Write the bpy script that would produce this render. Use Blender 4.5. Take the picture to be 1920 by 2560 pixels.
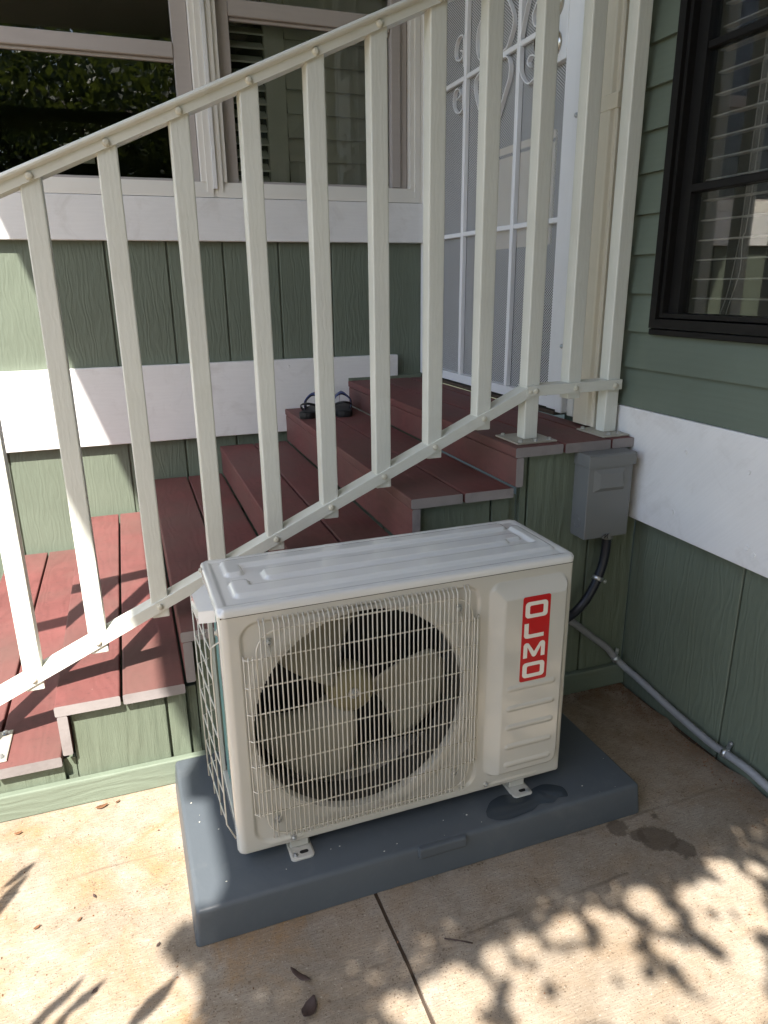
import bpy, bmesh, math, random
import numpy as np
from mathutils import Vector, Matrix, Euler

random.seed(7)
rng = np.random.default_rng(7)
S = bpy.context.scene
COL = S.collection
for o in list(bpy.data.objects):
    bpy.data.objects.remove(o, do_unlink=True)

# ------------------------------------------------------------------ camera
FPX, YAW, PITCH, ROLL = 1776.62, 0.34047, -0.30912, -0.01161
CAM = Vector((-0.9052, -1.5464, 1.1579))
fw = Vector((math.sin(YAW) * math.cos(PITCH), math.cos(YAW) * math.cos(PITCH), math.sin(PITCH)))
rt = Vector((math.cos(YAW), -math.sin(YAW), 0))
up = rt.cross(fw)
r2 = rt * math.cos(ROLL) + up * math.sin(ROLL)
u2 = -rt * math.sin(ROLL) + up * math.cos(ROLL)
cam = bpy.data.cameras.new('camera')
cam.sensor_fit = 'HORIZONTAL'
cam.sensor_width = 36
cam.lens = 36 * FPX / 1920
cam.clip_start = 0.02
cam.clip_end = 500
co = bpy.data.objects.new('camera', cam)
COL.objects.link(co)
m = Matrix((r2, u2, -fw)).transposed().to_4x4()
m.translation = CAM
co.matrix_world = m
S.camera = co

# ------------------------------------------------------------------ sky, sun, exposure
SUN = Vector((0.318, 0.65, -1.0)).normalized()      # the way the rays travel
W = bpy.data.worlds.new('World')
S.world = W
W.use_nodes = True
nt = W.node_tree
sky = nt.nodes.new('ShaderNodeTexSky')
sky.sky_type = 'NISHITA'
sky.sun_disc = False
sky.sun_elevation = math.asin(-SUN.z)
sky.sun_rotation = math.atan2(-SUN.x, -SUN.y)
sky.air_density = 1.0
sky.dust_density = 1.7
sky.ozone_density = 0.6
nt.links.new(sky.outputs[0], nt.nodes['Background'].inputs[0])
nt.nodes['Background'].inputs[1].default_value = 0.145
sl = bpy.data.lights.new('sun', 'SUN')
sl.energy = 5.0
sl.angle = math.radians(0.5)
sl.color = (1.0, 0.945, 0.865)
so = bpy.data.objects.new('sun', sl)
so.rotation_euler = SUN.to_track_quat('-Z', 'Y').to_euler()
so.location = (-3, -6, 10)
COL.objects.link(so)
S.view_settings.view_transform = 'Standard'
S.view_settings.look = 'None'
S.view_settings.gamma = 1
S.view_settings.use_curve_mapping = False
S.view_settings.exposure = 1.55
S.cycles.max_bounces = 7
S.cycles.diffuse_bounces = 3
S.cycles.glossy_bounces = 3
S.cycles.transparent_max_bounces = 10
S.cycles.caustics_reflective = False
S.cycles.caustics_refractive = False


# ------------------------------------------------------------------ material helpers
class NG:
    def __init__(s, name):
        s.m = bpy.data.materials.new(name)
        s.m.use_nodes = True
        s.t = s.m.node_tree
        s.b = s.t.nodes['Principled BSDF']
        s.out = s.t.nodes['Material Output']

    def n(s, typ, **kw):
        x = s.t.nodes.new('ShaderNode' + typ)
        for k, v in kw.items():
            if k in ('op', 'operation'):
                x.operation = v
            elif hasattr(x, k):
                setattr(x, k, v)
            else:
                raise KeyError(k)
        return x

    def l(s, a, b):
        s.t.links.new(a, b)

    def put(s, sock, v):
        if hasattr(v, 'is_linked') or isinstance(v, bpy.types.NodeSocket):
            s.l(v, sock)
        else:
            sock.default_value = v

    def math(s, op, a, b=0.0, c=None, clamp=False):
        x = s.n('Math', op=op)
        x.use_clamp = clamp
        s.put(x.inputs[0], a)
        s.put(x.inputs[1], b)
        if c is not None:
            s.put(x.inputs[2], c)
        return x.outputs[0]

    def ramp(s, v, p0, p1, c0=(0, 0, 0, 1), c1=(1, 1, 1, 1)):
        x = s.n('ValToRGB')
        x.color_ramp.elements[0].position = p0
        x.color_ramp.elements[1].position = p1
        x.color_ramp.elements[0].color = c0
        x.color_ramp.elements[1].color = c1
        s.put(x.inputs[0], v)
        return x.outputs[0]

    def mix(s, f, a, b, mode='MIX'):
        x = s.n('Mix', data_type='RGBA', blend_type=mode)
        s.put(x.inputs[0], f)
        s.put(x.inputs[6], a if not isinstance(a, tuple) else (*a[:3], 1))
        s.put(x.inputs[7], b if not isinstance(b, tuple) else (*b[:3], 1))
        return x.outputs[2]

    def coords(s, rand=0.0):
        tc = s.n('TexCoord').outputs['Object']
        if rand:
            r = s.n('ObjectInfo').outputs['Random']
            c = s.n('CombineXYZ')
            a = s.math('MULTIPLY', r, rand)
            for i in range(3):
                s.l(a, c.inputs[i])
            v = s.n('VectorMath', operation='ADD')
            s.l(tc, v.inputs[0])
            s.l(c.outputs[0], v.inputs[1])
            return v.outputs[0]
        return tc

    def sep(s, v):
        x = s.n('SeparateXYZ')
        s.l(v, x.inputs[0])
        return x.outputs

    def comb(s, a, b, c):
        x = s.n('CombineXYZ')
        for i, v in enumerate((a, b, c)):
            s.put(x.inputs[i], v)
        return x.outputs[0]

    def noise(s, vec, scale, detail=4, rough=0.55, dist=0.0):
        x = s.n('TexNoise')
        s.l(vec, x.inputs['Vector'])
        x.inputs['Scale'].default_value = scale
        x.inputs['Detail'].default_value = detail
        x.inputs['Roughness'].default_value = rough
        x.inputs['Distortion'].default_value = dist
        return x.outputs[0]

    def bump(s, h, strength, dist, prev=None):
        x = s.n('Bump')
        x.inputs['Strength'].default_value = strength
        x.inputs['Distance'].default_value = dist
        s.l(h, x.inputs['Height'])
        if prev is not None:
            s.l(prev, x.inputs['Normal'])
        return x.outputs[0]


def grain_vec(g, axis, stretch, rand=37.0):
    x, y, z = g.sep(g.coords(rand))
    if axis == 'z':
        return g.comb(g.math('ADD', x, y), g.math('MULTIPLY', g.math('SUBTRACT', x, y), 0.3), g.math('MULTIPLY', z, stretch))
    if axis == 'y':
        return g.comb(g.math('ADD', x, z), g.math('MULTIPLY', g.math('SUBTRACT', x, z), 0.3), g.math('MULTIPLY', y, stretch))
    return g.comb(g.math('ADD', y, z), g.math('MULTIPLY', g.math('SUBTRACT', y, z), 0.3), g.math('MULTIPLY', x, stretch))


def paint(name, col, rough=0.55, axis=None, gs=60, stretch=0.09, bs=0.35, bd=0.002, var=0.12, dirt=0.0, dirtcol=(0.2, 0.17, 0.12), dist=7.0, spec=0.4, metal=0.0, noise_bump=0.0, coat=0.0):
    g = NG(name)
    c = g.coords(11.0)
    n1 = g.noise(c, 3.0, 5, 0.6)
    base = g.mix(g.ramp(n1, 0.3, 0.7), tuple(v * (1 - var) for v in col), tuple(min(1, v * (1 + var)) for v in col))
    if dirt:
        n2 = g.noise(c, 9.0, 8, 0.65, 0.6)
        base = g.mix(g.math('MULTIPLY', g.ramp(n2, 0.52, 0.78), dirt), base, dirtcol)
    nrm = None
    if axis:
        gv = grain_vec(g, axis, stretch)
        ux, uy, uz = g.sep(gv)
        lo = g.noise(g.comb(g.math('MULTIPLY', ux, gs * 0.10), 0.0, g.math('MULTIPLY', uz, gs * 0.30)), 1.0, 2.0, 0.5)
        ph = g.math('ADD', g.math('MULTIPLY', ux, gs * 1.1), g.math('MULTIPLY', lo, dist * 4.0))
        wv = g.math('MULTIPLY_ADD', g.math('SINE', ph), 0.5, 0.5)
        brk = g.noise(gv, gs * 0.55, 3, 0.6)
        hn = g.noise(gv, gs * 2.2, 4, 0.7)
        h = g.math('ADD', g.math('MULTIPLY', wv, g.math('MULTIPLY', brk, 1.1)), g.math('MULTIPLY', hn, 0.55))
        nrm = g.bump(h, bs, bd)
        base = g.mix(g.math('MULTIPLY', g.ramp(h, 0.3, 0.75, (1, 1, 1, 1), (0, 0, 0, 1)), 0.07), base, tuple(v * 0.72 for v in col))
    if noise_bump:
        nrm = g.bump(g.noise(c, 140, 4, 0.6), noise_bump, 0.001, nrm)
    g.l(base, g.b.inputs['Base Color'])
    rr = g.math('ADD', g.math('MULTIPLY', n1, 0.18), rough - 0.09)
    g.l(rr, g.b.inputs['Roughness'])
    g.b.inputs['Specular IOR Level'].default_value = spec
    g.b.inputs['Metallic'].default_value = metal
    g.b.inputs['Coat Weight'].default_value = coat
    g.b.inputs['Coat Roughness'].default_value = 0.03
    if nrm is not None:
        g.l(nrm, g.b.inputs['Normal'])
    return g.m


M = {}
GREEN = (0.132, 0.157, 0.118)
M['siding'] = paint('sage siding', GREEN, 0.55, 'z', 260, 0.07, 0.5, 0.002, 0.08, 0.12, (0.1, 0.1, 0.07))
M['lap'] = paint('sage lap siding', (0.122, 0.152, 0.118), 0.5, 'y', 300, 0.05, 0.25, 0.001, 0.1, 0.15, (0.09, 0.09, 0.06), dist=2.0)
M['side'] = paint('sage stair side', (0.135, 0.162, 0.118), 0.6, 'z', 160, 0.07, 0.8, 0.0025, 0.1, 0.3, (0.11, 0.11, 0.08), dist=5.0, noise_bump=0.35)
M['baseb'] = paint('sage baseboard', (0.15, 0.182, 0.138), 0.6, 'x', 200, 0.06, 0.5, 0.002, 0.1, 0.25, (0.16, 0.13, 0.09))
M['white'] = paint('white trim paint', (0.75, 0.745, 0.735), 0.45, 'x', 300, 0.05, 0.10, 0.0006, 0.05, dirt=0.5, dirtcol=(0.5, 0.475, 0.44), noise_bump=0.2)
M['vinyl'] = paint('white vinyl', (0.74, 0.715, 0.66), 0.35, None, var=0.03, dirt=0.12, dirtcol=(0.5, 0.42, 0.33))
M['taupe'] = paint('taupe sash', (0.40, 0.36, 0.335), 0.5, 'x', 160, 0.04, 0.15, 0.0006, 0.06)
M['rail'] = paint('ivory rail paint', (0.66, 0.67, 0.61), 0.38, 'z', 520, 0.12, 0.3, 0.0008, 0.04, 0.14, (0.4, 0.38, 0.28), dist=4.0)
M['railx'] = paint('ivory rail paint lengthwise', (0.66, 0.67, 0.61), 0.38, 'x', 520, 0.12, 0.3, 0.0008, 0.04, 0.2, (0.36, 0.33, 0.24), dist=4.0)
M['cap'] = paint('ivory handrail cap', (0.68, 0.68, 0.61), 0.25, 'x', 220, 0.02, 0.18, 0.0008, 0.05, 0.2, (0.36, 0.3, 0.22))
M['bolt'] = paint('painted bolt', (0.6, 0.58, 0.48), 0.4, None, dirt=0.3)
M['zinc'] = paint('zinc', (0.55, 0.57, 0.58), 0.32, None, metal=0.9, dirt=0.2, dirtcol=(0.25, 0.22, 0.18))
M['plate'] = paint('base plate', (0.42, 0.40, 0.34), 0.5, None, metal=0.35, dirt=0.45, dirtcol=(0.25, 0.2, 0.13))
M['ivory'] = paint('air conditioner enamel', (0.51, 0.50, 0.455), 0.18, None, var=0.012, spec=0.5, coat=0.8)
M['lid'] = paint('lid enamel lightened for skylight', (0.68, 0.68, 0.655), 0.10, None, var=0.012, spec=0.5, coat=1.0, dirt=0.03)  # same enamel as the body, made paler for the sky light on top
M['wire'] = paint('grille wire coating', (0.56, 0.535, 0.465), 0.3, None, var=0.02)
M['fan'] = paint('fan plastic', (0.27, 0.26, 0.21), 0.4, None, var=0.05)
M['hub'] = paint('fan hub plastic', (0.25, 0.225, 0.13), 0.4, None, var=0.05)
M['teal'] = paint('coil fins teal', (0.09, 0.22, 0.22), 0.5, 'z', 900, 0.001, 0.5, 0.001, 0.05)
M['duct'] = paint('dark duct shade', (0.07, 0.068, 0.062), 0.5, None)  # dark tone stands for the shade behind the fan opening
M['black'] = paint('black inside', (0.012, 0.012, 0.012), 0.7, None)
M['red'] = paint('red badge', (0.45, 0.005, 0.008), 0.3, None, var=0.02, coat=0.1)
M['letter'] = paint('badge letter', (0.74, 0.72, 0.66), 0.3, None, var=0.01)
M['pad'] = paint('grey pad plastic', (0.078, 0.091, 0.104), 0.42, None, var=0.06, dirt=0.3, dirtcol=(0.17, 0.175, 0.175), noise_bump=0.25)
M['box'] = paint('grey box enamel', (0.17, 0.175, 0.17), 0.38, None, var=0.03, dirt=0.06)
M['blackhose'] = paint('black conduit', (0.012, 0.014, 0.022), 0.28, None)
M['greyhose'] = paint('grey conduit', (0.27, 0.275, 0.29), 0.45, None)
M['cream'] = paint('cream downspout', (0.72, 0.66, 0.54), 0.4, None, var=0.03, dirt=0.1, dirtcol=(0.45, 0.38, 0.28))
M['doorw'] = paint('white security door', (0.80, 0.80, 0.81), 0.4, None, var=0.02, dirt=0.05, dirtcol=(0.4, 0.25, 0.15))
M['nickel'] = paint('satin nickel', (0.5, 0.47, 0.42), 0.28, None, metal=1.0)
M['darkframe'] = paint('black window frame', (0.009, 0.0085, 0.008), 0.45, None, dirt=0.2, dirtcol=(0.03, 0.028, 0.026), spec=0.2)
M['slat'] = paint('blind slat', (0.55, 0.54, 0.51), 0.5, None)
M['louver'] = paint('shutter louver', (0.8, 0.8, 0.74), 0.5, None)
M['room'] = paint('dim room', (0.035, 0.034, 0.032), 0.9, None)
M['inner'] = paint('inner door', (0.06, 0.058, 0.06), 0.5, None, var=0.3)
M['beige'] = paint('beige reflection', (0.75, 0.65, 0.48), 0.6, None)  # colour of a reflection seen through the screen door
M['soffit'] = paint('soffit', (0.52, 0.50, 0.46), 0.7, 'y', 60)
M['bark'] = paint('bark', (0.09, 0.065, 0.045), 0.9, 'z', 40, 0.15, 1.0, 0.02, 0.25)
M['rubber'] = paint('black rubber', (0.012, 0.012, 0.013), 0.55, None)
M['strapb'] = paint('blue strap', (0.05, 0.07, 0.17), 0.5, None)
M['strapr'] = paint('red strap', (0.22, 0.02, 0.02), 0.5, None)
M['dleaf'] = paint('dry leaf brown', (0.16, 0.075, 0.035), 0.7, None, var=0.4)
M['dleaf2'] = paint('dry leaf dark', (0.055, 0.035, 0.03), 0.7, None, var=0.4)
M['soil'] = paint('soil', (0.06, 0.042, 0.028), 0.95, None, var=0.4, noise_bump=0.8)
M['grout'] = paint('joint dirt', (0.07, 0.05, 0.036), 0.95, None, var=0.3)
M['lawn'] = paint('lawn ground', (0.055, 0.06, 0.03), 0.9, None, var=0.3)
M['paper'] = paint('paper notice', (0.6, 0.58, 0.5), 0.6, None)


def mat_deck(name, col):
    g = NG(name)
    gv = grain_vec(g, 'y', 0.10, 53.0)
    ux, uy, uz = g.sep(gv)
    lo = g.noise(g.comb(g.math('MULTIPLY', ux, 11.0), 0.0, g.math('MULTIPLY', uz, 32.0)), 1.0, 2.0, 0.5)
    wv = g.math('MULTIPLY_ADD', g.math('SINE', g.math('ADD', g.math('MULTIPLY', ux, 160.0), g.math('MULTIPLY', lo, 48.0))), 0.5, 0.5)
    c = g.coords(11.0)
    n1 = g.noise(c, 5.0, 6, 0.65)
    n2 = g.noise(gv, 240, 3, 0.6)
    base = g.mix(g.ramp(n1, 0.3, 0.7), tuple(v * 0.82 for v in col), tuple(v * 1.2 for v in col))
    base = g.mix(g.math('MULTIPLY', g.ramp(wv, 0.2, 0.8), 0.16), base, tuple(v * 1.5 for v in col))
    base = g.mix(g.math('MULTIPLY', g.ramp(g.noise(c, 60, 5, 0.7), 0.56, 0.72), 0.5), base, (0.05, 0.028, 0.026))
    base = g.mix(g.math('MULTIPLY', g.ramp(g.noise(c, 2.2, 4, 0.6), 0.42, 0.66), 0.55), base, (0.12, 0.078, 0.066))
    # pale scuffs
    sc = g.noise(c, 26, 9, 0.75)
    base = g.mix(g.math('MULTIPLY', g.ramp(sc, 0.66, 0.74), 0.35), base, (0.42, 0.33, 0.30))
    g.l(base, g.b.inputs['Base Color'])
    g.l(g.math('ADD', g.math('MULTIPLY', n1, 0.2), 0.5), g.b.inputs['Roughness'])
    g.b.inputs['Specular IOR Level'].default_value = 0.2
    h = g.math('ADD', g.math('MULTIPLY', wv, 0.8), g.math('MULTIPLY', n2, 0.7))
    g.l(g.bump(h, 0.25, 0.001), g.b.inputs['Normal'])
    return g.m


M['deck'] = mat_deck('red deck board', (0.145, 0.054, 0.050))
M['deckend'] = paint('cut deck end', (0.25, 0.225, 0.22), 0.85, None, var=0.2, dirt=0.5, dirtcol=(0.1, 0.085, 0.08), noise_bump=0.6)


def mat_concrete():
    g = NG('broomed concrete')
    tc = g.n('TexCoord').outputs['Object']
    gm = g.n('NewGeometry').outputs['Position']
    x, y, z = g.sep(gm)
    n1 = g.noise(gm, 2.6, 7, 0.62, 0.4)
    n2 = g.noise(gm, 14, 8, 0.7)
    n3 = g.noise(gm, 160, 5, 0.7)
    base = g.mix(g.ramp(n1, 0.32, 0.68), (0.28, 0.235, 0.18), (0.47, 0.41, 0.335))
    base = g.mix(g.math('MULTIPLY', g.ramp(n2, 0.42, 0.68), 0.6), base, (0.22, 0.155, 0.095))
    base = g.mix(g.math('MULTIPLY', g.ramp(g.noise(gm, 7, 6, 0.6, 1.0), 0.58, 0.72), 0.4), base, (0.52, 0.47, 0.40))
    # rusty blotches
    base = g.mix(g.math('MULTIPLY', g.ramp(g.noise(gm, 5.2, 6, 0.7, 0.8), 0.45, 0.68), g.math('MULTIPLY_ADD', g.math('LESS_THAN', x, -0.7), 0.65, 0.3)), base, (0.34, 0.20, 0.085))
    base = g.mix(g.math('MULTIPLY', g.ramp(g.noise(gm, 3.4, 7, 0.68, 0.7), 0.50, 0.66), g.math('MULTIPLY_ADD', g.math('GREATER_THAN', x, -0.86), 0.2, 0.12)), base, (0.13, 0.10, 0.072))
    # pits
    v = g.n('TexVoronoi')
    g.l(gm, v.inputs['Vector'])
    v.inputs['Scale'].default_value = 110
    v.inputs['Randomness'].default_value = 1
    pit = g.math('MULTIPLY', g.math('LESS_THAN', v.outputs['Distance'], g.math('MULTIPLY', g.ramp(n2, 0.40, 0.75), 0.42)), 1.0)
    base = g.mix(g.math('MULTIPLY', pit, 0.62), base, (0.085, 0.06, 0.04))
    base = g.mix(g.math('MULTIPLY', g.ramp(n3, 0.35, 0.65, (1, 1, 1, 1), (0, 0, 0, 1)), 0.35), base, (0.2, 0.16, 0.12))
    spk = g.noise(gm, 330, 2, 0.5)
    base = g.mix(g.math('MULTIPLY', g.ramp(spk, 0.61, 0.68), 0.8), base, (0.075, 0.052, 0.036))
    spl = g.noise(gm, 190, 2, 0.5)
    base = g.mix(g.math('MULTIPLY', g.ramp(spl, 0.66, 0.72), 0.4), base, (0.6, 0.56, 0.48))
    br = g.noise(g.comb(g.math('MULTIPLY', x, 45), g.math('MULTIPLY', y, 330), 0.0), 1.0, 3, 0.6, 0.3)
    base = g.mix(g.math('MULTIPLY', g.ramp(br, 0.42, 0.62, (1, 1, 1, 1), (0, 0, 0, 1)), 0.28), base, (0.14, 0.105, 0.075))
    # scored lines running with x
    wob = g.math('MULTIPLY', g.math('SUBTRACT', g.noise(gm, 6, 4, 0.6), 0.5), 0.03)
    brk = g.ramp(g.noise(gm, 9, 5, 0.6), 0.36, 0.58)
    for cy, xa, xb, wd, st in ((-0.611, -0.62, -0.05, 0.006, 0.55), (-0.181, -1.35, -0.9, 0.005, 0.45), (-0.485, -0.12, 0.36, 0.006, 0.5)):
        d = g.math('ABSOLUTE', g.math('SUBTRACT', g.math('ADD', y, wob), g.math('ADD', cy, g.math('MULTIPLY', x, 0.04))))
        f = g.math('MULTIPLY', g.math('SUBTRACT', 1.0, g.math('DIVIDE', d, wd), clamp=True), g.math('MULTIPLY', g.math('GREATER_THAN', x, xa), g.math('LESS_THAN', x, xb)))
        base = g.mix(g.math('MULTIPLY', g.math('MULTIPLY', f, brk), st), base, (0.07, 0.05, 0.035))
    # wet spots
    for px, py, r in ((0.009, -0.497, 0.022), (0.075, -0.555, 0.036), (0.105, -0.600, 0.022), (0.035, -0.535, 0.014), (0.11, -0.50, 0.012)):
        dx = g.math('SUBTRACT', x, px)
        dy = g.math('SUBTRACT', y, py)
        d = g.math('SQRT', g.math('ADD', g.math('MULTIPLY', dx, dx), g.math('MULTIPLY', dy, dy)))
        d = g.math('ADD', d, g.math('MULTIPLY', g.math('SUBTRACT', g.noise(gm, 17, 6, 0.7), 0.5), 0.09))
        f = g.math('MULTIPLY', g.math('SUBTRACT', r + 0.006, d, clamp=True), 140.0, clamp=True)
        base = g.mix(g.math('MULTIPLY', f, 0.7), base, (0.085, 0.064, 0.045))
    # earth washed into the corner by the walls
    dw = g.math('MINIMUM', g.math('SUBTRACT', 0.42, x), g.math('MULTIPLY', g.math('SUBTRACT', 0.02, y), 1.0))
    dw = g.math('ADD', g.math('SUBTRACT', 0.42, x), g.math('MULTIPLY', g.math('SUBTRACT', 0.0, y), 0.42))
    corner = g.math('SUBTRACT', 1.0, g.math('MULTIPLY', dw, 2.3), clamp=True)
    corner = g.math('MULTIPLY', corner, g.ramp(g.noise(gm, 11, 8, 0.72, 0.5), 0.30, 0.62))
    base = g.mix(g.math('MULTIPLY', corner, 0.9), base, (0.12, 0.066, 0.027))
    g.l(base, g.b.inputs['Base Color'])
    g.b.inputs['Roughness'].default_value = 0.88
    g.b.inputs['Specular IOR Level'].default_value = 0.25
    nb = g.bump(br, 0.4, 0.003)
    nb = g.bump(n3, 0.35, 0.002, nb)
    nb = g.bump(g.math('SUBTRACT', 1.0, pit), 0.4, 0.002, nb)
    g.l(nb, g.b.inputs['Normal'])
    return g.m


M['concrete'] = mat_concrete()


def mat_glass(name, base=0.05, k=1.4, tint=(0.86, 0.87, 0.84)):
    g = NG(name)
    g.t.nodes.remove(g.b)
    fr = g.n('Fresnel')
    fr.inputs[0].default_value = 1.5
    gl = g.n('BsdfGlossy')
    gl.inputs['Roughness'].default_value = 0.0
    gl.inputs['Color'].default_value = (1, 1, 1, 1)
    tr = g.n('BsdfTransparent')
    tr.inputs[0].default_value = (*tint, 1)
    mx = g.n('MixShader')
    g.l(g.math('ADD', g.math('MULTIPLY', fr.outputs[0], k), base, clamp=True), mx.inputs[0])
    g.l(tr.outputs[0], mx.inputs[1])
    g.l(gl.outputs[0], mx.inputs[2])
    g.l(mx.outputs[0], g.out.inputs[0])
    return g.m


M['glass'] = mat_glass('window glass', 0.0, 1.0)
M['glassd'] = mat_glass('screened window glass', 0.0, 0.32, (0.75, 0.75, 0.73))


def mat_screen():
    g = NG('perforated white screen')
    x, y, z = g.sep(g.n('TexCoord').outputs['Object'])
    p = 2 * math.pi / 0.0085
    a = g.math('SINE', g.math('MULTIPLY', g.math('ADD', g.math('MULTIPLY', y, 0.72), z), p * 0.5))
    b = g.math('SINE', g.math('MULTIPLY', g.math('SUBTRACT', g.math('MULTIPLY', y, 0.72), z), p * 0.5))
    h = g.math('GREATER_THAN', g.math('ABSOLUTE', g.math('MULTIPLY', a, b)), 0.36)
    g.b.inputs['Base Color'].default_value = (0.62, 0.62, 0.62, 1)
    g.b.inputs['Roughness'].default_value = 0.5
    tr = g.n('BsdfTransparent')
    mx = g.n('MixShader')
    g.l(h, mx.inputs[0])
    g.l(g.b.outputs[0], mx.inputs[1])
    g.l(tr.outputs[0], mx.inputs[2])
    g.l(mx.outputs[0], g.out.inputs[0])
    return g.m


M['screen'] = mat_screen()


def mat_leaf(name, c1, c2):
    g = NG(name)
    n = g.noise(g.n('NewGeometry').outputs['Position'], 3.0, 3)
    colr = g.mix(g.ramp(n, 0.35, 0.65), c1, c2)
    g.l(colr, g.b.inputs['Base Color'])
    g.b.inputs['Roughness'].default_value = 0.5
    t = g.n('BsdfTranslucent')
    g.l(g.mix(0.5, colr, (0.30, 0.36, 0.05)), t.inputs[0])
    mx = g.n('MixShader')
    mx.inputs[0].default_value = 0.28
    g.l(g.b.outputs[0], mx.inputs[1])
    g.l(t.outputs[0], mx.inputs[2])
    g.l(mx.outputs[0], g.out.inputs[0])
    return g.m


M['leaf'] = mat_leaf('leaf green', (0.03, 0.06, 0.016), (0.06, 0.09, 0.024))


def mat_puddle():
    g = NG('water on pad')
    g.b.inputs['Base Color'].default_value = (0.042, 0.052, 0.062, 1)
    g.b.inputs['Roughness'].default_value = 0.03
    g.b.inputs['IOR'].default_value = 1.33
    c = g.coords()
    g.l(g.bump(g.noise(c, 25, 2), 0.06, 0.004), g.b.inputs['Normal'])
    return g.m


M['water'] = mat_puddle()


def mat_lit():
    g = NG('daylight in far window')
    g.t.nodes.remove(g.b)
    e = g.n('Emission')
    e.inputs[0].default_value = (0.85, 0.88, 1.0, 1)
    e.inputs[1].default_value = 0.45
    g.l(e.outputs[0], g.out.inputs[0])
    return g.m


M['lit'] = mat_lit()

# ------------------------------------------------------------------ object helpers
WO = {}


def thing(name, label, cat, loc=(0, 0, 0), group=None):
    o = bpy.data.objects.new(name, None)
    o.empty_display_size = 0.05
    o.location = loc
    COL.objects.link(o)
    o['label'] = label
    o['category'] = cat
    if group:
        o['group'] = group
    WO[o.name] = Vector(loc)
    return o


def link(name, me, parent=None, origin=(0, 0, 0), rot=None):
    o = bpy.data.objects.new(name, me)
    COL.objects.link(o)
    origin = Vector(origin)
    if parent is not None:
        o.parent = parent
        o.location = origin - WO[parent.name]
        if any(abs(a) > 1e-6 for a in parent.rotation_euler):
            o.matrix_parent_inverse = parent.rotation_euler.to_matrix().to_4x4().inverted()
    else:
        o.location = origin
    if rot is not None:
        o.rotation_euler = rot
    WO[o.name] = origin
    return o


def mk(name, vs, fs, mat, parent=None, smooth=False, origin=None, rot=None, kind=None, label=None):
    vs = [Vector(v) for v in vs]
    if origin is None:
        lo = Vector([min(v[i] for v in vs) for i in range(3)])
        hi = Vector([max(v[i] for v in vs) for i in range(3)])
        origin = (lo + hi) / 2
        vs = [v - origin for v in vs]
    me = bpy.data.meshes.new(name)
    me.from_pydata([tuple(v) for v in vs], [], fs)
    me.materials.append(M[mat] if isinstance(mat, str) else mat)
    if smooth:
        me.polygons.foreach_set('use_smooth', [True] * len(me.polygons))
    me.update()
    o = link(name, me, parent, origin, rot)
    if kind:
        o['kind'] = kind
    if label:
        o['label'] = label
    return o


def bm_to(name, bm, mat, parent, origin, rot=None, smooth=False):
    bmesh.ops.recalc_face_normals(bm, faces=bm.faces)
    me = bpy.data.meshes.new(name)
    bm.to_mesh(me)
    bm.free()
    for q in (mat if isinstance(mat, (list, tuple)) else [mat]):
        me.materials.append(M[q])
    if smooth:
        me.polygons.foreach_set('use_smooth', [True] * len(me.polygons))
    return link(name, me, parent, origin, rot)


def box(name, lo, hi, mat, parent=None, bev=0.0, seg=2, rot=None):
    lo = Vector(lo)
    hi = Vector(hi)
    bm = bmesh.new()
    bmesh.ops.create_cube(bm, size=1)
    d = hi - lo
    for v in bm.verts:
        v.co = Vector((v.co.x * d.x, v.co.y * d.y, v.co.z * d.z))
    if bev:
        bmesh.ops.bevel(bm, geom=list(bm.edges), offset=bev, segments=seg, profile=0.5, affect='EDGES')
    return bm_to(name, bm, mat, parent, (lo + hi) / 2, rot)


def tube_geo(pts, r, n=8, closed=False, rfun=None):
    pts = [Vector(p) for p in pts]
    N = len(pts)
    vs, fs = [], []
    t0 = (pts[1] - pts[0]).normalized()
    a = Vector((0, 0, 1)) if abs(t0.z) < 0.9 else Vector((1, 0, 0))
    nrm = t0.cross(a).normalized()
    for i, p in enumerate(pts):
        if closed:
            t = (pts[(i + 1) % N] - pts[i - 1]).normalized()
        else:
            t = (pts[min(i + 1, N - 1)] - pts[max(i - 1, 0)]).normalized()
        nrm = (nrm - t * nrm.dot(t)).normalized()
        b = t.cross(nrm)
        rr = rfun(i) if rfun else r
        for k in range(n):
            an = 2 * math.pi * k / n
            vs.append(p + (nrm * math.cos(an) + b * math.sin(an)) * rr)
    for i in range(N - (0 if closed else 1)):
        j = (i + 1) % N
        for k in range(n):
            fs.append((i * n + k, i * n + (k + 1) % n, j * n + (k + 1) % n, j * n + k))
    if not closed:
        fs.append(tuple(range(n))[::-1])
        fs.append(tuple((N - 1) * n + k for k in range(n)))
    return vs, fs


def tube(name, pts, r, mat, parent, n=8, closed=False, smooth=True, rfun=None):
    vs, fs = tube_geo(pts, r, n, closed, rfun)
    return mk(name, vs, fs, mat, parent, smooth)


def spline(pts, k=8):
    pts = [Vector(p) for p in pts]
    P = [pts[0] * 2 - pts[1]] + pts + [pts[-1] * 2 - pts[-2]]
    out = []
    for i in range(1, len(P) - 2):
        a, b, c, d = P[i - 1], P[i], P[i + 1], P[i + 2]
        for j in range(k):
            t = j / k
            out.append(0.5 * ((2 * b) + (c - a) * t + (2 * a - 5 * b + 4 * c - d) * t * t + (3 * b - a - 3 * c + d) * t ** 3))
    out.append(pts[-1])
    return out


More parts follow.
